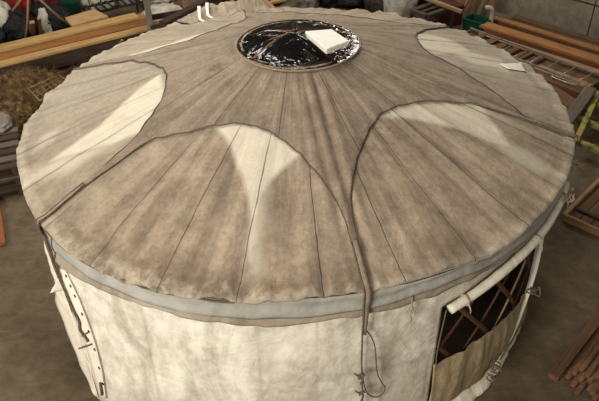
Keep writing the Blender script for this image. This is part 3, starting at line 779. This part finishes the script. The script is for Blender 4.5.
# bearers under the stack
for k, s in enumerate((.2, 1.6, 3.0)):
    p = at(505, 26.5, .35)-V*.2; c = Vector((p.x, p.y, .04))+U*(s-.6)
    board('bearer', c-V*.30, c+V*.92, .08, .078, 'dark_wood', ('dark timber bearer under the far end of the plank stack', 'dark timber bearer under the middle of the plank stack', 'dark timber bearer under the near end of the plank stack')[k], 'timber', 'bearers under the plank stack', k, .0)
base = at(505, 26.5, .35); base.z = 0; base -= V*.14
defs = [ # offset across, z bottom, width, thick, material, along0, along1, label
    (.66, .08, .17, .24, 'grey_wood', -.55, 3.6, 'weathered grey-brown plank lowest against the concrete wall'),
    (.68, .32, .15, .04, 'brown', -.15, 2.2, 'rough brown plank lying on the grey one by the concrete wall'),
    (.46, .08, .17, .21, 'brown', -.45, 3.9, 'brown timber under the orange plank nearest the wall'),
    (.46, .29, .17, .035, 'orange', -.50, 3.8, 'orange plank nearest the concrete wall'),
    (.27, .08, .15, .05, 'dark_wood', -.60, 3.9, 'black-brown strip added as the dark of the gap in the stack'),  # no plank of the stack: dark strip painting the shade in the gap
    (.01, .08, .25, .22, 'red_wood', -.30, 4.0, 'thick red-brown timber under the wide smooth plank'),
    (.01, .30, .27, .05, 'orange', -.38, 4.1, 'wide smooth orange plank on top of the stack'),
    (-.22, .08, .16, .13, 'brown', -.25, 4.0, 'brown timber under the yellow plank'),
    (-.22, .21, .17, .04, 'tan_wood', -.32, 4.1, 'yellowish plank in front of the wide orange one'),
    (-.39, .08, .13, .08, 'tan_wood', -.1, 4.0, 'tan plank lowest at the front of the stack'),
    (-.385, .16, .09, .03, 'brown', .2, 3.4, 'narrow brown plank lying on the tan front plank')]
for k, (v_, z_, w_, h_, m_, a_, b_, lb) in enumerate(defs):
    c = base+V*v_+Zv*(z_+h_/2); board('plank', c+U*a_, c+U*b_, w_-.012, h_-.003, m_, lb, 'plank', G, k+1, .005)

# aluminium ladder lying on brown crates
zl = .47
la, lb_ = at(470, 28, zl), at(596, 73.5, zl)
lu = (lb_-la).normalized(); lv = Vector((-lu.y, lu.x, 0)) * -1
wl = .46
lad = empty('ladder', la, 'long aluminium ladder lying flat in front of the plank stack', 'ladder')
Ll = (lb_-la).length
for s, nm in ((0, 'ladder_rail'), (1, 'ladder_rail')):
    beam_obj(nm, lv*wl*s, lu*Ll+lv*wl*s, .02, .035, 'alu', lad, .003)
nR = int(Ll/.30)
for k in range(nR+1):
    p = lu*(.06+k*(Ll-.1)/nR); tube('rung', [p, p+lv*wl], .010, 'alu', lad, 8)
v, f = merge([tube_geo(catmull([lu*(Ll-.45)+lv*wl+Zv*-.03, lu*(Ll-.42)+lv*(wl+.07)+Zv*-.035, lu*(Ll-.1)+lv*(wl+.06)+Zv*-.035, lu*(Ll)+lv*wl*1.0+Zv*-.03], 5), .009, 6)])
link('ladder_stay', mesh('ladder_stay', v, f), 'alu', lad)
# brown chest like boards below the ladder
zc2 = .438
for k in range(6):
    c = la+lu*(.30+k*.24)+lv*(wl/2); c.z = zc2-.02
    board('board', c-lv*.24, c+lv*.26, .12, .035, 'brown', ('short brown board under the ladder nearest the green bin', 'second short brown board under the ladder from the green bin', 'third short brown board under the ladder from the green bin', 'fourth short brown board under the ladder from the green bin', 'fifth short brown board under the ladder from the green bin', 'short brown board under the ladder farthest from the green bin')[k], 'board', 'short boards under the ladder', k, .0)
crate = empty('crate', Vector((0, 0, 0)), 'long low brown wooden crate carrying the ladder', 'crate')
c0 = la+lu*(Ll*.52)+lv*(wl/2+.05); c0.z = 0; crate.location = c0
crl = Ll+.1
for nm, a, b, w, h in (('crate_side', lv*.33, lv*.33, .03, .40), ('crate_side', lv*-.33, lv*-.33, .03, .40)):
    beam_obj(nm, a-lu*crl/2+Zv*.2, b+lu*crl/2+Zv*.2, w, h, 'brown', crate)
for s in (-1, 1): beam_obj('crate_end', lu*s*(crl/2+.016)-lv*.345+Zv*.2, lu*s*(crl/2+.016)+lv*.345+Zv*.2, .03, .40, 'dark_wood', crate)
for k, w in enumerate((-.2, 0, .2)): beam_obj('crate_bottom', lv*w-lu*crl/2+Zv*.37, lv*w+lu*crl/2+Zv*.37, .195, .02, ('brown', 'tan_wood', 'brown')[k], crate, .003, 6, .004, k)
# rust-brown boards between the crate and the roof edge, right
for k, (a, b, z, w, m, lb) in enumerate((((548, 87), (578, 108), .34, .25, 'brown', 'wide brown board slanting beside the near end of the ladder'),
                                        ((540, 92), (572, 112), .14, .22, 'red_wood', 'orange-brown board on the floor at the right roof edge'),
                                        ((566, 122), (588, 92), .56, .18, 'grey_wood', 'weathered grey board leaning across the painted frame end'))):
    A, Bp = at(*a, z), at(*b, z)
    if k == 2: A = at(*a, .36); Bp = at(*b, .45)
    board('board', A, Bp+(Bp-A)*.15, w, .03, m, lb, 'board', None, 20+k, .01)

# green bin, white pipe, bundle of sticks, dark frame
gb = empty('bin', at(475, 36, 0), 'dark green plastic bin beside the white pipe', 'bin', None, math.atan2(U.y, U.x))
def openbox(name, sx, sy, h, t, mat, parent, taper=.92):
    v = []
    for s, z in ((taper, 0), (1, h)):
        for x, y in ((-1, -1), (1, -1), (1, 1), (-1, 1)): v.append((x*sx/2*s, y*sy/2*s, z))
    for s, z in ((1-2*t/sx, h), (taper-2*t/sx, t)):
        for x, y in ((-1, -1), (1, -1), (1, 1), (-1, 1)): v.append((x*sx/2*s, y*sy/2*s, z))
    f = [(3, 2, 1, 0), (12, 13, 14, 15)]
    for r in range(3):
        for k in range(4): f.append((r*4+k, r*4+(k+1) % 4, r*4+4+(k+1) % 4, r*4+4+k))
    return link(name, mesh(name, v, f), mat, parent, smooth=False)
openbox('bin_body', .42, .32, .34, .02, 'greenbin', gb)
rimp = [Vector((x*.215, y*.165, .34)) for x, y in ((-1, -1), (1, -1), (1, 1), (-1, 1), (-1, -1))]
for k in range(4): beam_obj('bin_rim', rimp[k], rimp[k+1], .03, .03, 'greenbin', gb)
pb = at(488.5, 37, 0)
pp = [pb+Zv*.0, pb+Zv*.3, pb+Zv*.48, pb+Zv*.55-U*.02-V*.02, pb+Zv*.58-U*.06-V*.06, pb+Zv*.58-U*.10-V*.10]
setp(tube('pipe', catmull(pp, 5), .045, 'pipe', None, 12), 'white plastic pipe with an elbow standing beside the green bin', 'pipe')
sb = at(474, 23, 0)
for k in range(11):
    rn = random.Random(k+50)
    b = sb-U*.0+Vector((rn.uniform(-.30, .28), rn.uniform(-.15, .2), 0)); t = b+Vector((rn.uniform(-.05, .10)+(.35 if k < 2 else 0), rn.uniform(-.05, .1), 1.5+rn.uniform(-.2, .2)))
    if k >= 8: b = b+Vector((-.40, .05, 0)); t = b+Vector((.5+.1*k-.8, .15, 1.2))
    lb = (('orange' if k % 3 else 'tan')+' wooden stick standing upright in the bundle by the green bin' if k < 8 else ('orange' if k % 3 else 'tan')+' wooden stick leaning in from the left on the upright bundle')
    board('stick', b+Zv*.02, t, .06, .03, 'orange' if k % 3 else 'tan_wood', lb, 'stick', 'upright sticks by the green bin' if k < 8 else 'leaning sticks by the green bin', k, .004)
# dark table frame
tf = empty('table_frame', at(432, 16, 0), 'dark weathered wooden table frame beyond the back right of the roof', 'frame')
h_ = .62; tq = [at(412, 11, h_), at(438, 2, h_), at(453, 7, h_), at(427, 16, h_)]
o0 = tf.location.copy()
for k in range(4): beam_obj('frame_rail', tq[k]-o0, tq[(k+1) % 4]-o0, .10, .06, 'table_wood', tf, .005)
for k in range(4):
    c = tq[k]-o0; beam_obj('leg', Vector((c.x, c.y, .0)), Vector((c.x, c.y, h_-.03)), .07, .07, 'table_wood', tf, .005)
mid = (tq[0]+tq[3])/2-o0, (tq[1]+tq[2])/2-o0; beam_obj('frame_rail', mid[0], mid[1], .06, .05, 'table_wood', tf)
bx = empty('chest', at(443, 24, 0), 'dark maroon box under the weathered table frame', 'box', None, R_(25)); link('box_body', box_me('box_body', .6, .4, .36, .01), 'maroon', bx, smooth=False); link('box_lid', box_me('box_lid', .63, .43, .04, .01), 'maroon', bx, loc=(0, 0, .36), smooth=False)
bl = [at(418, 22, .5), at(425, 25, .5)]
setp(lump('sack', at(399, 19, 0), .33, .33, .95, 'whitebag', 3, .22), 'white sack standing behind the roof edge right of the crown', 'sack')
setp(lump('bundle', at(377, 13, 0), .27, .3, .5, 'darkcloth', 5, .3), 'dark cloth bundle left of the white sack', 'bundle')
setp(lump('sack', at(352, 4, 0), .42, .36, .5, 'bag', 6, .25), 'black plastic sack directly behind the crown', 'sack')
setp(lump('bundle', at(308, 7, 0), .24, .3, .55, 'greycloth', 8, .3), 'grey cloth bundle behind the crown', 'bundle')
setp(lump('sack', at(268, 1, 0), .42, .36, .42, 'bag', 9, .25), 'black plastic sack left behind the grey cloth bundle', 'sack')
setp(lump('sack', at(330, 5, 0), .22, .3, .45, 'bag', 10, .25), 'black plastic sack between the grey cloth and the crown', 'sack')
setp(lump('bundle', at(335, -8, 0), .5, .3, .5, 'darkcloth', 12, .3), 'long dark cloth bundle farthest behind the crown', 'bundle')
board('board', at(258, 6, .5), at(286, -1, .55), .10, .05, 'yellow', 'yellow board lying across black sacks behind the roof', 'board', None, 31, .0)
board('board', at(262, -2, .62), at(274, 9, .55), .08, .05, 'tan_wood', 'short tan board crossing the yellow one behind the roof', 'board', None, 32, .0)
board('pole', at(425, -2, .75), at(462, 12, .66), .07, .06, 'tan_wood', 'thin tan pole slanting behind the dark table frame', 'pole', None, 33, .0)
board('timber', at(395, -2, .3), at(440, -8, .3), .16, .2, 'dark_wood', 'dark beam lying far behind the white sack', 'beam', None, 34, .0)
board('timber', at(412, 0, .1), at(440, 4, .1), .18, .18, 'dark_wood', 'dark beam on the floor behind the table frame', 'beam', None, 35, .0)

# left: long timbers
ta, tb = at(-40, 56.5, .55), at(137, 14.5, .55); tu = (tb-ta).normalized(); tv = Vector((-tu.y, tu.x, 0))
def tim(off, z0, h, w, m, lb, s0=0.0, s1=0.0, seed=0):
    a = ta+tu*s0+tv*off; b = tb+tu*s1+tv*off; a.z = b.z = z0+h/2
    board('timber', a, b, w, h, m, lb, 'timber', 'long timbers left of the yurt', seed, .012)
tim(0, .505, .045, .27, 'yellow', 'long pale yellow plank on top of the orange timber')
tim(.0, .37, .133, .25, 'orange', 'long thick orange timber under the pale yellow plank', -.2, .12, 2)
tim(-.25, .335, .04, .22, 'yellow', 'long yellow plank in front of the orange timber', -.1, .55, 3)
tim(-.14, .08, .252, .46, 'dark_wood', 'dark timber carrying the orange timber stack', -.2, .15, 4)
for k, s in enumerate((.8, 3.2)):
    c = ta+tu*s; c.z = .04; board('bearer', c-tv*.55, c+tv*.4, .1, .077, 'dark_wood', ('floor bearer under the left part of the timbers', 'floor bearer under the right part of the timbers')[k], 'timber', 'bearers under the long timbers', 40+k, .0)
setp(tube('pipe', [at(74, 55.5, .22), at(119, 43, .22)], .03, 'greycloth', None, 10), 'grey pipe lying below the long yellow plank', 'pipe')
for k, x in enumerate((84, 110)):
    c = at(x, 53-.277*(x-84), .22); c.z = .0; board('block', c-tu*.06+Zv*.095, c+tu*.06+Zv*.095, .1, .18, 'dark_wood', ('dark block under the left end of the grey pipe', 'dark block under the right end of the grey pipe')[k], 'block', None, 44+k, .0)
board('stick', at(117, 46, .05), at(122, 40, .45), .04, .02, 'yellow', 'thin yellow lath leaning on the yellow plank by the roof edge', 'stick', None, 47, .0)

# trestle, dark beam, tarp
tr = empty('trestle', at(163, 24, 0), 'weathered grey wooden trestle at the end of the timbers', 'trestle'); o0 = tr.location.copy()
ht = .95
e1, e2 = at(146, -2, ht)-o0, at(184, -8, ht)-o0
beam_obj('trestle_top', e1-(e2-e1)*.1, e2+(e2-e1)*.1, .11, .11, 'grey_wood', tr)
for e, n in ((e1, 0), (e2, 1)):
    for sx in (-1, 1):
        s = Vector((.08*sx, -.38*sx, 0)); beam_obj('leg', Vector((e.x, e.y, ht-.03))+s*.1, Vector((e.x, e.y, .03))+s, .11, .06, 'grey_wood', tr)
for sx in (-1, 1):
    s = Vector((.08*sx, -.38*sx, 0))*.55; beam_obj('trestle_rail', Vector((e1.x, e1.y, .48))+s*1.15, Vector((e2.x, e2.y, .48))+s*1.15, .05, .10, 'dark_wood', tr)
board('timber', at(163, 25.5, .75), at(232, -11, .75), .16, .14, 'dark_wood', 'dark brown beam slanting past the trestle towards the back', 'beam', None, 50, .0)
for k, (x, y) in enumerate(((170, 22.5), (212, 0.5))):
    c = at(x, y, .75); c.z = .34; board('block', c-Vector((.09, 0, 0)), c+Vector((.09, 0, 0)), .14, .678, 'dark_wood', ('dark block under the near end of the dark brown beam', 'dark block under the far end of the dark brown beam')[k], 'block', None, 52+k, .0)
setp(lump('tarp', at(165, 27.5, .375), .13, .10, .06, 'teal', 15, .25), 'teal tarpaulin scrap between timber ends and roof', 'tarp')
setp(lump('plastic_sheet', at(171, 19, 0), .55, .35, .30, 'whitebag', 16, .3), 'crumpled white plastic sheet under the trestle', 'plastic')
setp(lump('plastic_sheet', at(158, 3, 0), .38, .3, .4, 'whitebag', 17, .3), 'crumpled white plastic sheet behind the trestle', 'plastic')
setp(lump('heap', at(205, 2, 0), .55, .4, .3, 'darkcloth', 18, .3), 'dark cloth heap behind the dark brown beam', 'cloth')
board('plank', at(183, 6, .33), at(205, -6, .33), .5, .05, 'brown', 'wide brown plank lying on the dark heap behind the beam', 'plank', None, 55, .0)
setp(lump('bundle', at(240, 2, 0), .32, .3, .5, 'maroon', 19, .3), 'maroon cloth bundle behind the bunched roof canvas', 'bundle')

# sacks, cardboard, barrel
cb = [at(65, 17.5, .5), at(94, 9, .5), at(108, 16, .5), at(72, 26, .5)]
bm = bmesh.new(); hi = [bm.verts.new(p) for p in cb]; lo = [bm.verts.new(p-Zv*.05) for p in cb]
bm.faces.new(hi); bm.faces.new(lo[::-1])
for i in range(4): bm.faces.new((lo[i], lo[(i+1) % 4], hi[(i+1) % 4], hi[i]))
bmesh.ops.recalc_face_normals(bm, faces=bm.faces); me = bpy.data.meshes.new('cardboard'); bm.to_mesh(me); bm.free()
setp(link('cardboard', me, 'cardboard', smooth=False), 'flat brown cardboard sheet behind the pale timber', 'cardboard')
cm = (cb[0]+cb[1]+cb[2]+cb[3])/4
setp(link('box', box_me('box', .5, .35, .445, .01), 'darkcloth', loc=(cm.x, cm.y, 0), rot=(0, 0, .5), smooth=False), 'dark box under the cardboard sheet', 'box')
def lathe(name, prof, mat, loc, n=28, parent=None):
    P = [[Vector((r*math.cos(2*math.pi*k/n), r*math.sin(2*math.pi*k/n), z)) for r, z in prof] for k in range(n)]
    return link(name, grid_mesh(name, P, True), mat, parent, loc)
bp = at(72, 13, 0)
bk = empty('barrel', bp, 'dark green plastic barrel behind the cardboard sheet', 'barrel')
lathe('barrel_body', [(.0, .0), (.17, .0), (.2, .03), (.205, .25), (.212, .27), (.205, .29), (.205, .5), (.212, .52), (.205, .54), (.2, .78), (.18, .80)], 'greenbin', None, parent=bk)
lathe('barrel_lid', [(.185, .79), (.2, .80), (.2, .83), (.16, .84), (.0, .835)], 'greenbin', None, parent=bk)
def bulk(x, y, s, h, lb, seed):
    e = empty('sack', at(x, y, 0), lb, 'sack', 'large white woven sacks')
    lump('sack_body', None, s, s*.8, h, 'whitebag', seed, .2, parent=e, base=0)
    for k in (-1, 1): tube('sack_strap', catmull([Vector((k*s*.35, -s*.92, h*.3)), Vector((k*s*.33, -s*.95, h*.6)), Vector((k*s*.3, -s*.6, h*1.0)), Vector((0, -.05, h*1.12))], 5), .02, 'darkcloth', e, 6, .5)
bulk(101, 8, .36, .60, 'large white woven sack behind the black rack', 21); bulk(129, 3, .30, .6, 'smaller white woven sack right of the large one by the trestle', 22)
rk = empty('rack', at(119, 19.5, 0), 'black slatted rack lying below the white sacks', 'rack', None, math.atan2(tu.y, tu.x))
for y in (-.2, .2): beam_obj('rack_rail', (-.6, y, .33), (.6, y, .33), .04, .04, 'black', rk)
for k in range(9): beam_obj('rack_slat', (-.56+k*.14, -.22, .36), (-.56+k*.14, .22, .36), .05, .02, 'black', rk)
for x in (-.5, .5):
    for y in (-.2, .2): beam_obj('leg', (x, y, .0), (x, y, .32), .035, .035, 'black', rk)
for k, (x, y, s, h, lb) in enumerate(((22, 37, .34, .5, 'black bin bag behind the pale timber, left of the short posts'), (57, 28, .36, .48, 'black bin bag behind the pale timber, beside the cardboard'), (-5, 44, .26, .34, 'black bin bag at the left photo edge behind the timber'), (44, 21, .3, .4, 'black bin bag behind the white rag'))):
    setp(lump('bin_bag', at(x, y, 0), s, s*.85, h, 'bag', 30+k, .3), lb, 'bag', 'black bin bags')
setp(lump('cloth', at(17, 18, 0), .33, .3, .54, 'redcloth', 41, .35), 'red cloth heap behind the black bin bags, left part', 'cloth')
setp(lump('cloth', at(48, 9, 0), .34, .3, .50, 'redcloth', 42, .35), 'red cloth heap under the wooden tripod, right part', 'cloth')
setp(lump('sack', at(6, 36, 0), .26, .24, .66, 'whitebag', 43, .3), 'white plastic sack standing at the left edge among the bags', 'sack')
setp(lump('sack', at(-4, 12, 0), .26, .22, .62, 'greycloth', 44, .3), 'grey sack behind the white plastic sack at the left edge', 'sack')
setp(lump('rag', at(48, 33, .0), .12, .11, .50, 'whitebag', 45, .3), 'white rag beside the two short posts', 'rag')
setp(lump('bundle', at(60, -2, 0), .4, .3, .5, 'brown', 46, .3), 'brown bundle behind the red cloth', 'bundle')
setp(lump('bundle', at(18, -3, 0), .5, .3, .3, 'darkcloth', 47, .3), 'dark bundle farthest back on the left', 'bundle')
setp(lump('bundle', at(112, -8, 0), .6, .4, .5, 'darkcloth', 48, .3), 'dark bundle behind the large white sacks', 'bundle')
tp = empty('tripod', at(30, 12, 0), 'pale wooden tripod of three poles standing over the red cloth', 'tripod'); o0 = tp.location.copy()
top = at(30.5, -4, 1.05)
for x, y, z in ((12, 11.5, .50), (27.5, 22, .50), (57, 15.5, .45)):
    e = at(x, y, z); e2 = top+(e-top)*1.0; e3 = e2+(e2-top)*(z/(top.z-z)); tube('leg', [top+Vector((0, 0, .12))-o0, e-o0, Vector((e3.x, e3.y, 0))-o0], .022, 'tan_wood', tp, 8)
tube('binding', [top-o0+Vector((0, 0, .04)), top-o0+Vector((0, 0, -.04))], .05, 'rope', tp, 8)
board('post', at(32.5, 36, .0), at(32, 22, .62), .09, .06, 'orange', 'short orange post standing behind the pale timber', 'post', None, 60, .0)
board('post', at(41, 35, .0), at(39, 18, .64), .06, .05, 'tan_wood', 'short tan post beside the orange one', 'post', None, 61, .0)

# straw heap, netting, wire grid
def heap(name, outline, h, mat, label, cat, strands, seed, smat=None, L=.16):
    c = sum(outline, Vector())/len(outline); poly = np.array([(p.x-c.x, p.y-c.y) for p in outline]); mn, mx = poly.min(0), poly.max(0)
    nx, ny = 60, 60; xs = np.linspace(mn[0], mx[0], nx); ys = np.linspace(mn[1], mx[1], ny); X = np.array([(x, y) for x in xs for y in ys])
    k = soft_inside(poly, X, .5); k = np.clip((k-.5)*2, 0, 1)
    z = [h*math.sqrt(max(0, kk))*(.8+.35*nz(x*1.7+seed, y*1.7, 2)+.18*nz(x*5, y*5, seed)+.10*nz(x*13, y*13, 3)) for kk, (x, y) in zip(k, X)]
    P = [[Vector((X[i*ny+j][0], X[i*ny+j][1], max(.0, z[i*ny+j]))) for j in range(ny)] for i in range(nx)]
    v = [p for r in P for p in r]; f = []
    for i in range(nx-1):
        for j in range(ny-1):
            q = (i*ny+j, (i+1)*ny+j, (i+1)*ny+j+1, i*ny+j+1)
            if max(v[a].z for a in q) > .004: f.append(q)
    rn = random.Random(seed)
    for _ in range(strands):
        i = rn.randrange(nx*ny)
        if k[i] <= 0.02: continue
        p = v[i]+Vector((rn.uniform(-.02, .02), rn.uniform(-.02, .02), -.01)); a = rn.uniform(0, 6.28); e = rn.uniform(-.2, .7); l = L*rn.uniform(.5, 1.3)
        dv = Vector((math.cos(a)*math.cos(e), math.sin(a)*math.cos(e), math.sin(e)))*l; s = Vector((-math.sin(a), math.cos(a), 0))*.0035; b = len(v); u2 = Vector((0, 0, .004))
        v += [p-s, p+s, p+u2, p+dv-s*.4, p+dv+s*.4, p+dv+u2*.5]; f += [(b, b+1, b+4, b+3), (b+1, b+2, b+5, b+4), (b+2, b, b+3, b+5)]
    o = link(name, mesh(name, v, f), mat, None, (c.x, c.y, 0)); return setp(o, label, cat, None, 'stuff')
heap('straw', [at(-30, 108, 0), at(0, 96, 0), at(30, 86, 0), at(56, 78, 0), at(68, 84, 0), at(60, 96, 0), at(46, 114, 0), at(38, 134, 0), at(16, 138, 0), at(-30, 140, 0)], .46, 'straw', 'loose brown straw heap left of the yurt below the timbers', 'straw', 9000, 3)
heap('netting', [at(58, 78, 0), at(85, 69, 0), at(112, 60, 0), at(106, 74, 0), at(84, 90, 0), at(66, 92, 0)], .22, 'net', 'tangled dark red netting between straw and roof edge', 'netting', 4500, 5, L=.1)
gq = [at(28, 88.5, .50), at(58.5, 75, .50), at(67, 80, .50), at(40, 101, .47)]
wg = empty('wire_grid', (gq[0]+gq[2])/2, 'yellow wire grid lying on the straw heap by the roof edge', 'grid'); o0 = wg.location.copy()
for k in range(4): tube('grid_frame', [gq[k]-o0, gq[(k+1) % 4]-o0], .010, 'wire', wg, 6)
for s in arange(0, 1, 7)[1:-1]: tube('grid_wire', [gq[0].lerp(gq[1], s)-o0, gq[3].lerp(gq[2], s)-o0], .005, 'wire', wg, 6)
for s in arange(0, 1, 4)[1:-1]: tube('grid_wire', [gq[0].lerp(gq[3], s)-o0, gq[1].lerp(gq[2], s)-o0], .005, 'wire', wg, 6)

# dark pallets at the left edge
pq = [at(-45, 128, .5), at(17, 124, .5), at(19, 163, .5), at(-45, 175, .5)]
pc = (pq[0]+pq[2])/2
pdx = (pq[2]-pq[1]).normalized(); pdy = Vector((-pdx.y, pdx.x, 0))
e1 = (pq[2]-pq[1]).length; pm = (pq[1]+pq[2])/2+pdy*-.55 if pdy.x > 0 else (pq[1]+pq[2])/2+pdy*.55
for lv_ in range(3):
    pl = empty('pallet', Vector((pm.x, pm.y, lv_*.155)), ('dark weathered wooden pallet, lowest of the stack at the left edge', 'dark weathered wooden pallet in the middle of the stack at the left edge', 'dark weathered wooden pallet on top of the stack at the left edge')[lv_], 'pallet', 'pallets at the left edge')
    for k in range(6): o = pdx*(-e1/2+.06+k*(e1-.12)/5); beam_obj('deck_board', o-pdy*.55+Zv*.14, o+pdy*.55+Zv*.14, .12, .024, 'dark_wood' if (k+lv_) % 2 else 'grey_wood', pl)
    for s in (-.48, 0, .48): beam_obj('stringer', pdy*s-pdx*e1/2+Zv*.075, pdy*s+pdx*e1/2+Zv*.075, .09, .10, 'dark_wood', pl)
    for k in (-1, 0, 1): o = pdx*k*(e1/2-.06); beam_obj('bottom_board', o-pdy*.55+Zv*.012, o+pdy*.55+Zv*.012, .1, .022, 'dark_wood', pl)
setp(lump('cloth', at(0, 128, .468)*1.0, .16, .22, .16, 'greycloth', 62, .3), 'grey cloth lying on the pallet stack at the left edge', 'cloth')
board('board', at(-20, 178, .06), at(17, 172, .06), .16, .05, 'red_wood', 'reddish brown board on the floor below the pallet stack', 'board', None, 63, .0)
board('board', at(-6, 200, .03), at(0, 245, .03), .14, .05, 'red_wood', 'red-brown board end at the left edge of the floor', 'board', None, 64, .0)

# right: green and yellow painted frame
pf = empty('painted_frame', at(588, 140, 0), 'green and yellow painted wooden frame right of the yurt', 'frame'); o0 = pf.location.copy()
zf = .30
def ext(a, b, k): return b+(b-a)*k
A1, A2 = at(571, 139.5, zf), at(599, 150.5, zf); B1, B2 = at(574, 117, zf), at(599, 127, zf); C1, C2 = at(587, 101, zf), at(602, 106, zf)
for a, b in ((A1, A2), (B1, B2), (C1, C2)): beam_obj('frame_rail', a-o0, ext(a, b, 1.0)-o0, .10, .06, 'greenpaint', pf, .006)
for a, b in ((at(575, 143, zf+.05), at(599, 92, zf+.05)), (at(605, 155, zf+.045), at(628, 108, zf+.045))): beam_obj('frame_bar', a-o0, b-o0, .075, .05, 'greenpaint', pf, .006)
for p in (A1, C1, ext(A1, A2, .9), ext(C1, C2, .9), B1): beam_obj('leg', Vector((p.x, p.y, 0))+(U*.06)-o0*1.0+Zv*o0.z, Vector((p.x, p.y, zf-.03))+(U*.06)-o0, .05, .05, 'greenpaint', pf)

# right: framed wooden panel on the floor
k0 = at(564, 215, .09); k1 = at(605, 174, .09); k2 = at(606, 240, .09)
ux = (k1-k0).normalized(); uy = (k2-k0); uy = (uy-ux*uy.dot(ux)).normalized()
pn = empty('wooden_panel', Vector((k0.x, k0.y, 0)), 'framed brown wooden panel lying on the floor right of the yurt', 'panel')
Lx, Ly = 1.5, 1.15
for a, b in (((0, 0), (Lx, 0)), ((0, Ly), (Lx, Ly)), ((0, 0), (0, Ly)), ((Lx, 0), (Lx, Ly))):
    beam_obj('panel_frame', ux*a[0]+uy*a[1]+Zv*.06, ux*b[0]+uy*b[1]+Zv*.06, .045, .10, 'tan_wood' if a == (0, 0) else 'brown', pn)
for k in range(8): w = (Ly-.06)/8; y = .03+w*(k+.5); beam_obj('panel_board', ux*.02+uy*y+Zv*.035, ux*(Lx-.02)+uy*y+Zv*.035, w-.006, .03, 'brown' if k % 2 else 'pole', pn)
beam_obj('panel_batten', ux*.25+uy*.02+Zv*.065, ux*.25+uy*(Ly-.02)+Zv*.065, .05, .03, 'dark_wood', pn)
beam_obj('panel_batten', ux*1.1+uy*.02+Zv*.065, ux*1.1+uy*(Ly-.02)+Zv*.065, .05, .03, 'dark_wood', pn)

# right front: pile of wooden poles
pa, pbb = at(553, 377, .05), at(599, 318, .05); du = (pbb-pa).normalized(); dv = Vector((du.y, -du.x, 0))
board('plank', pa+du*.0+Zv*-.01, pa+du*2.1+Zv*-.01, .10, .07, 'pole', 'flat red-brown plank along the left side of the pole pile', 'plank', None, 70, .0)
rn = random.Random(11); GP = 'brown wooden poles piled on the floor at the right'
k = 0
for layer, n in ((0, 10), (1, 8), (2, 5)):
    for i in range(n):
        off = .10 + i*.074 + layer*.037 + rn.uniform(-.008, .008); fan = rn.uniform(0, .02) if layer else rn.uniform(-.02, .02); z = .028+layer*.05
        if layer == 0 or layer == 1: fan *= .5
        a = pa+dv*off+du*(rn.uniform(-.03, .10)+.05*layer); b = pa+dv*(off-fan)+du*(2.0+rn.uniform(-.1, .1)); a.z = z; b.z = z+rn.uniform(0, .012)
        v, f = tube_geo([a.lerp(b, t)+dv*.01*nz(t*2, k)-a for t in arange(0, 1, 8)], [.027-.004*t+.001*nz(t*6, k) for t in arange(0, 1, 8)], 9)
        o = link('pole', mesh('pole', v, f), 'pole', None, a)
        setp(o, ('brown wooden pole on the floor at the bottom of the pole pile', 'brown wooden pole in the middle layer of the pole pile', 'brown wooden pole lying on top of the pole pile')[layer], 'pole', GP); k += 1

# fittings belong to the part that carries them
def kids(prefix): return [o for o in yurt.children if o.name.split('.')[0] == prefix]
def under(children, parent):
    for c in children: c.parent = parent; c.location = c.location - parent.location
under(kids('blind_tie'), kids('rolled_blind')[0])
under(kids('rope_loop')+kids('rope_knot'), kids('hanging_rope')[0])
under(kids('eyelet')+kids('seam_cord'), kids('laced_strip')[0])
under(kids('toggle'), kids('loose_flap')[0])
under(kids('flap_cord')+kids('flap_fold'), kids('window_flap')[0])
under(kids('edge_rope'), kids('roof_cap')[0])
under(kids('crown_bar')+kids('crown_rim'), kids('crown_ring')[0])
sr = sorted(kids('strap_rope'), key=lambda o: o.name)
for n_, st_ in enumerate(sorted(kids('strap'), key=lambda o: o.name)): under(sr[2*n_:2*n_+2], st_)

# ------------------------------------------------------------------ light
w = bpy.data.worlds.new('world'); S.world = w; w.use_nodes = True
wn = w.node_tree; bg = wn.nodes['Background']
# the shed: dim towards the cluttered far end, light from the open side behind the camera
tc = wn.nodes.new('ShaderNodeTexCoord'); sx_ = wn.nodes.new('ShaderNodeSeparateXYZ'); wn.links.new(tc.outputs['Generated'], sx_.inputs[0])
rw = wn.nodes.new('ShaderNodeValToRGB'); wn.links.new(mth(wn, 'ADD', mth(wn, 'MULTIPLY', sx_.outputs[1], -.5), .5), rw.inputs[0])
rw.color_ramp.elements[0].position = .25; rw.color_ramp.elements[0].color = (.07, .062, .05, 1)
rw.color_ramp.elements[1].position = .9; rw.color_ramp.elements[1].color = (.45, .42, .375, 1)
wn.links.new(rw.outputs[0], bg.inputs[0]); bg.inputs[1].default_value = 1.0
def area(name, loc, target, sx, sy, power, col=(1, .945, .86)):
    l = bpy.data.lights.new(name, 'AREA'); l.shape = 'RECTANGLE'; l.size = sx; l.size_y = sy; l.energy = power; l.color = col
    o = bpy.data.objects.new(name, l); COL.objects.link(o); o.location = loc
    o.rotation_euler = (Vector(target)-Vector(loc)).to_track_quat('-Z', 'Y').to_euler(); return o
area('door_daylight', (-6.0, -9.5, 5.0), (0, 0, 1.2), 4, 3.5, 1230)
area('skylight', (-2.5, 3.0, 8.5), (0, .5, 0), 2.5, 5, 540)
area('skylight', (2.0, 9.0, 7.5), (0, 0, 2), 3, 1.0, 260)

S.view_settings.view_transform = 'Standard'; S.view_settings.look = 'None'; S.view_settings.gamma = 1; S.view_settings.use_curve_mapping = False
S.view_settings.exposure = 0.0
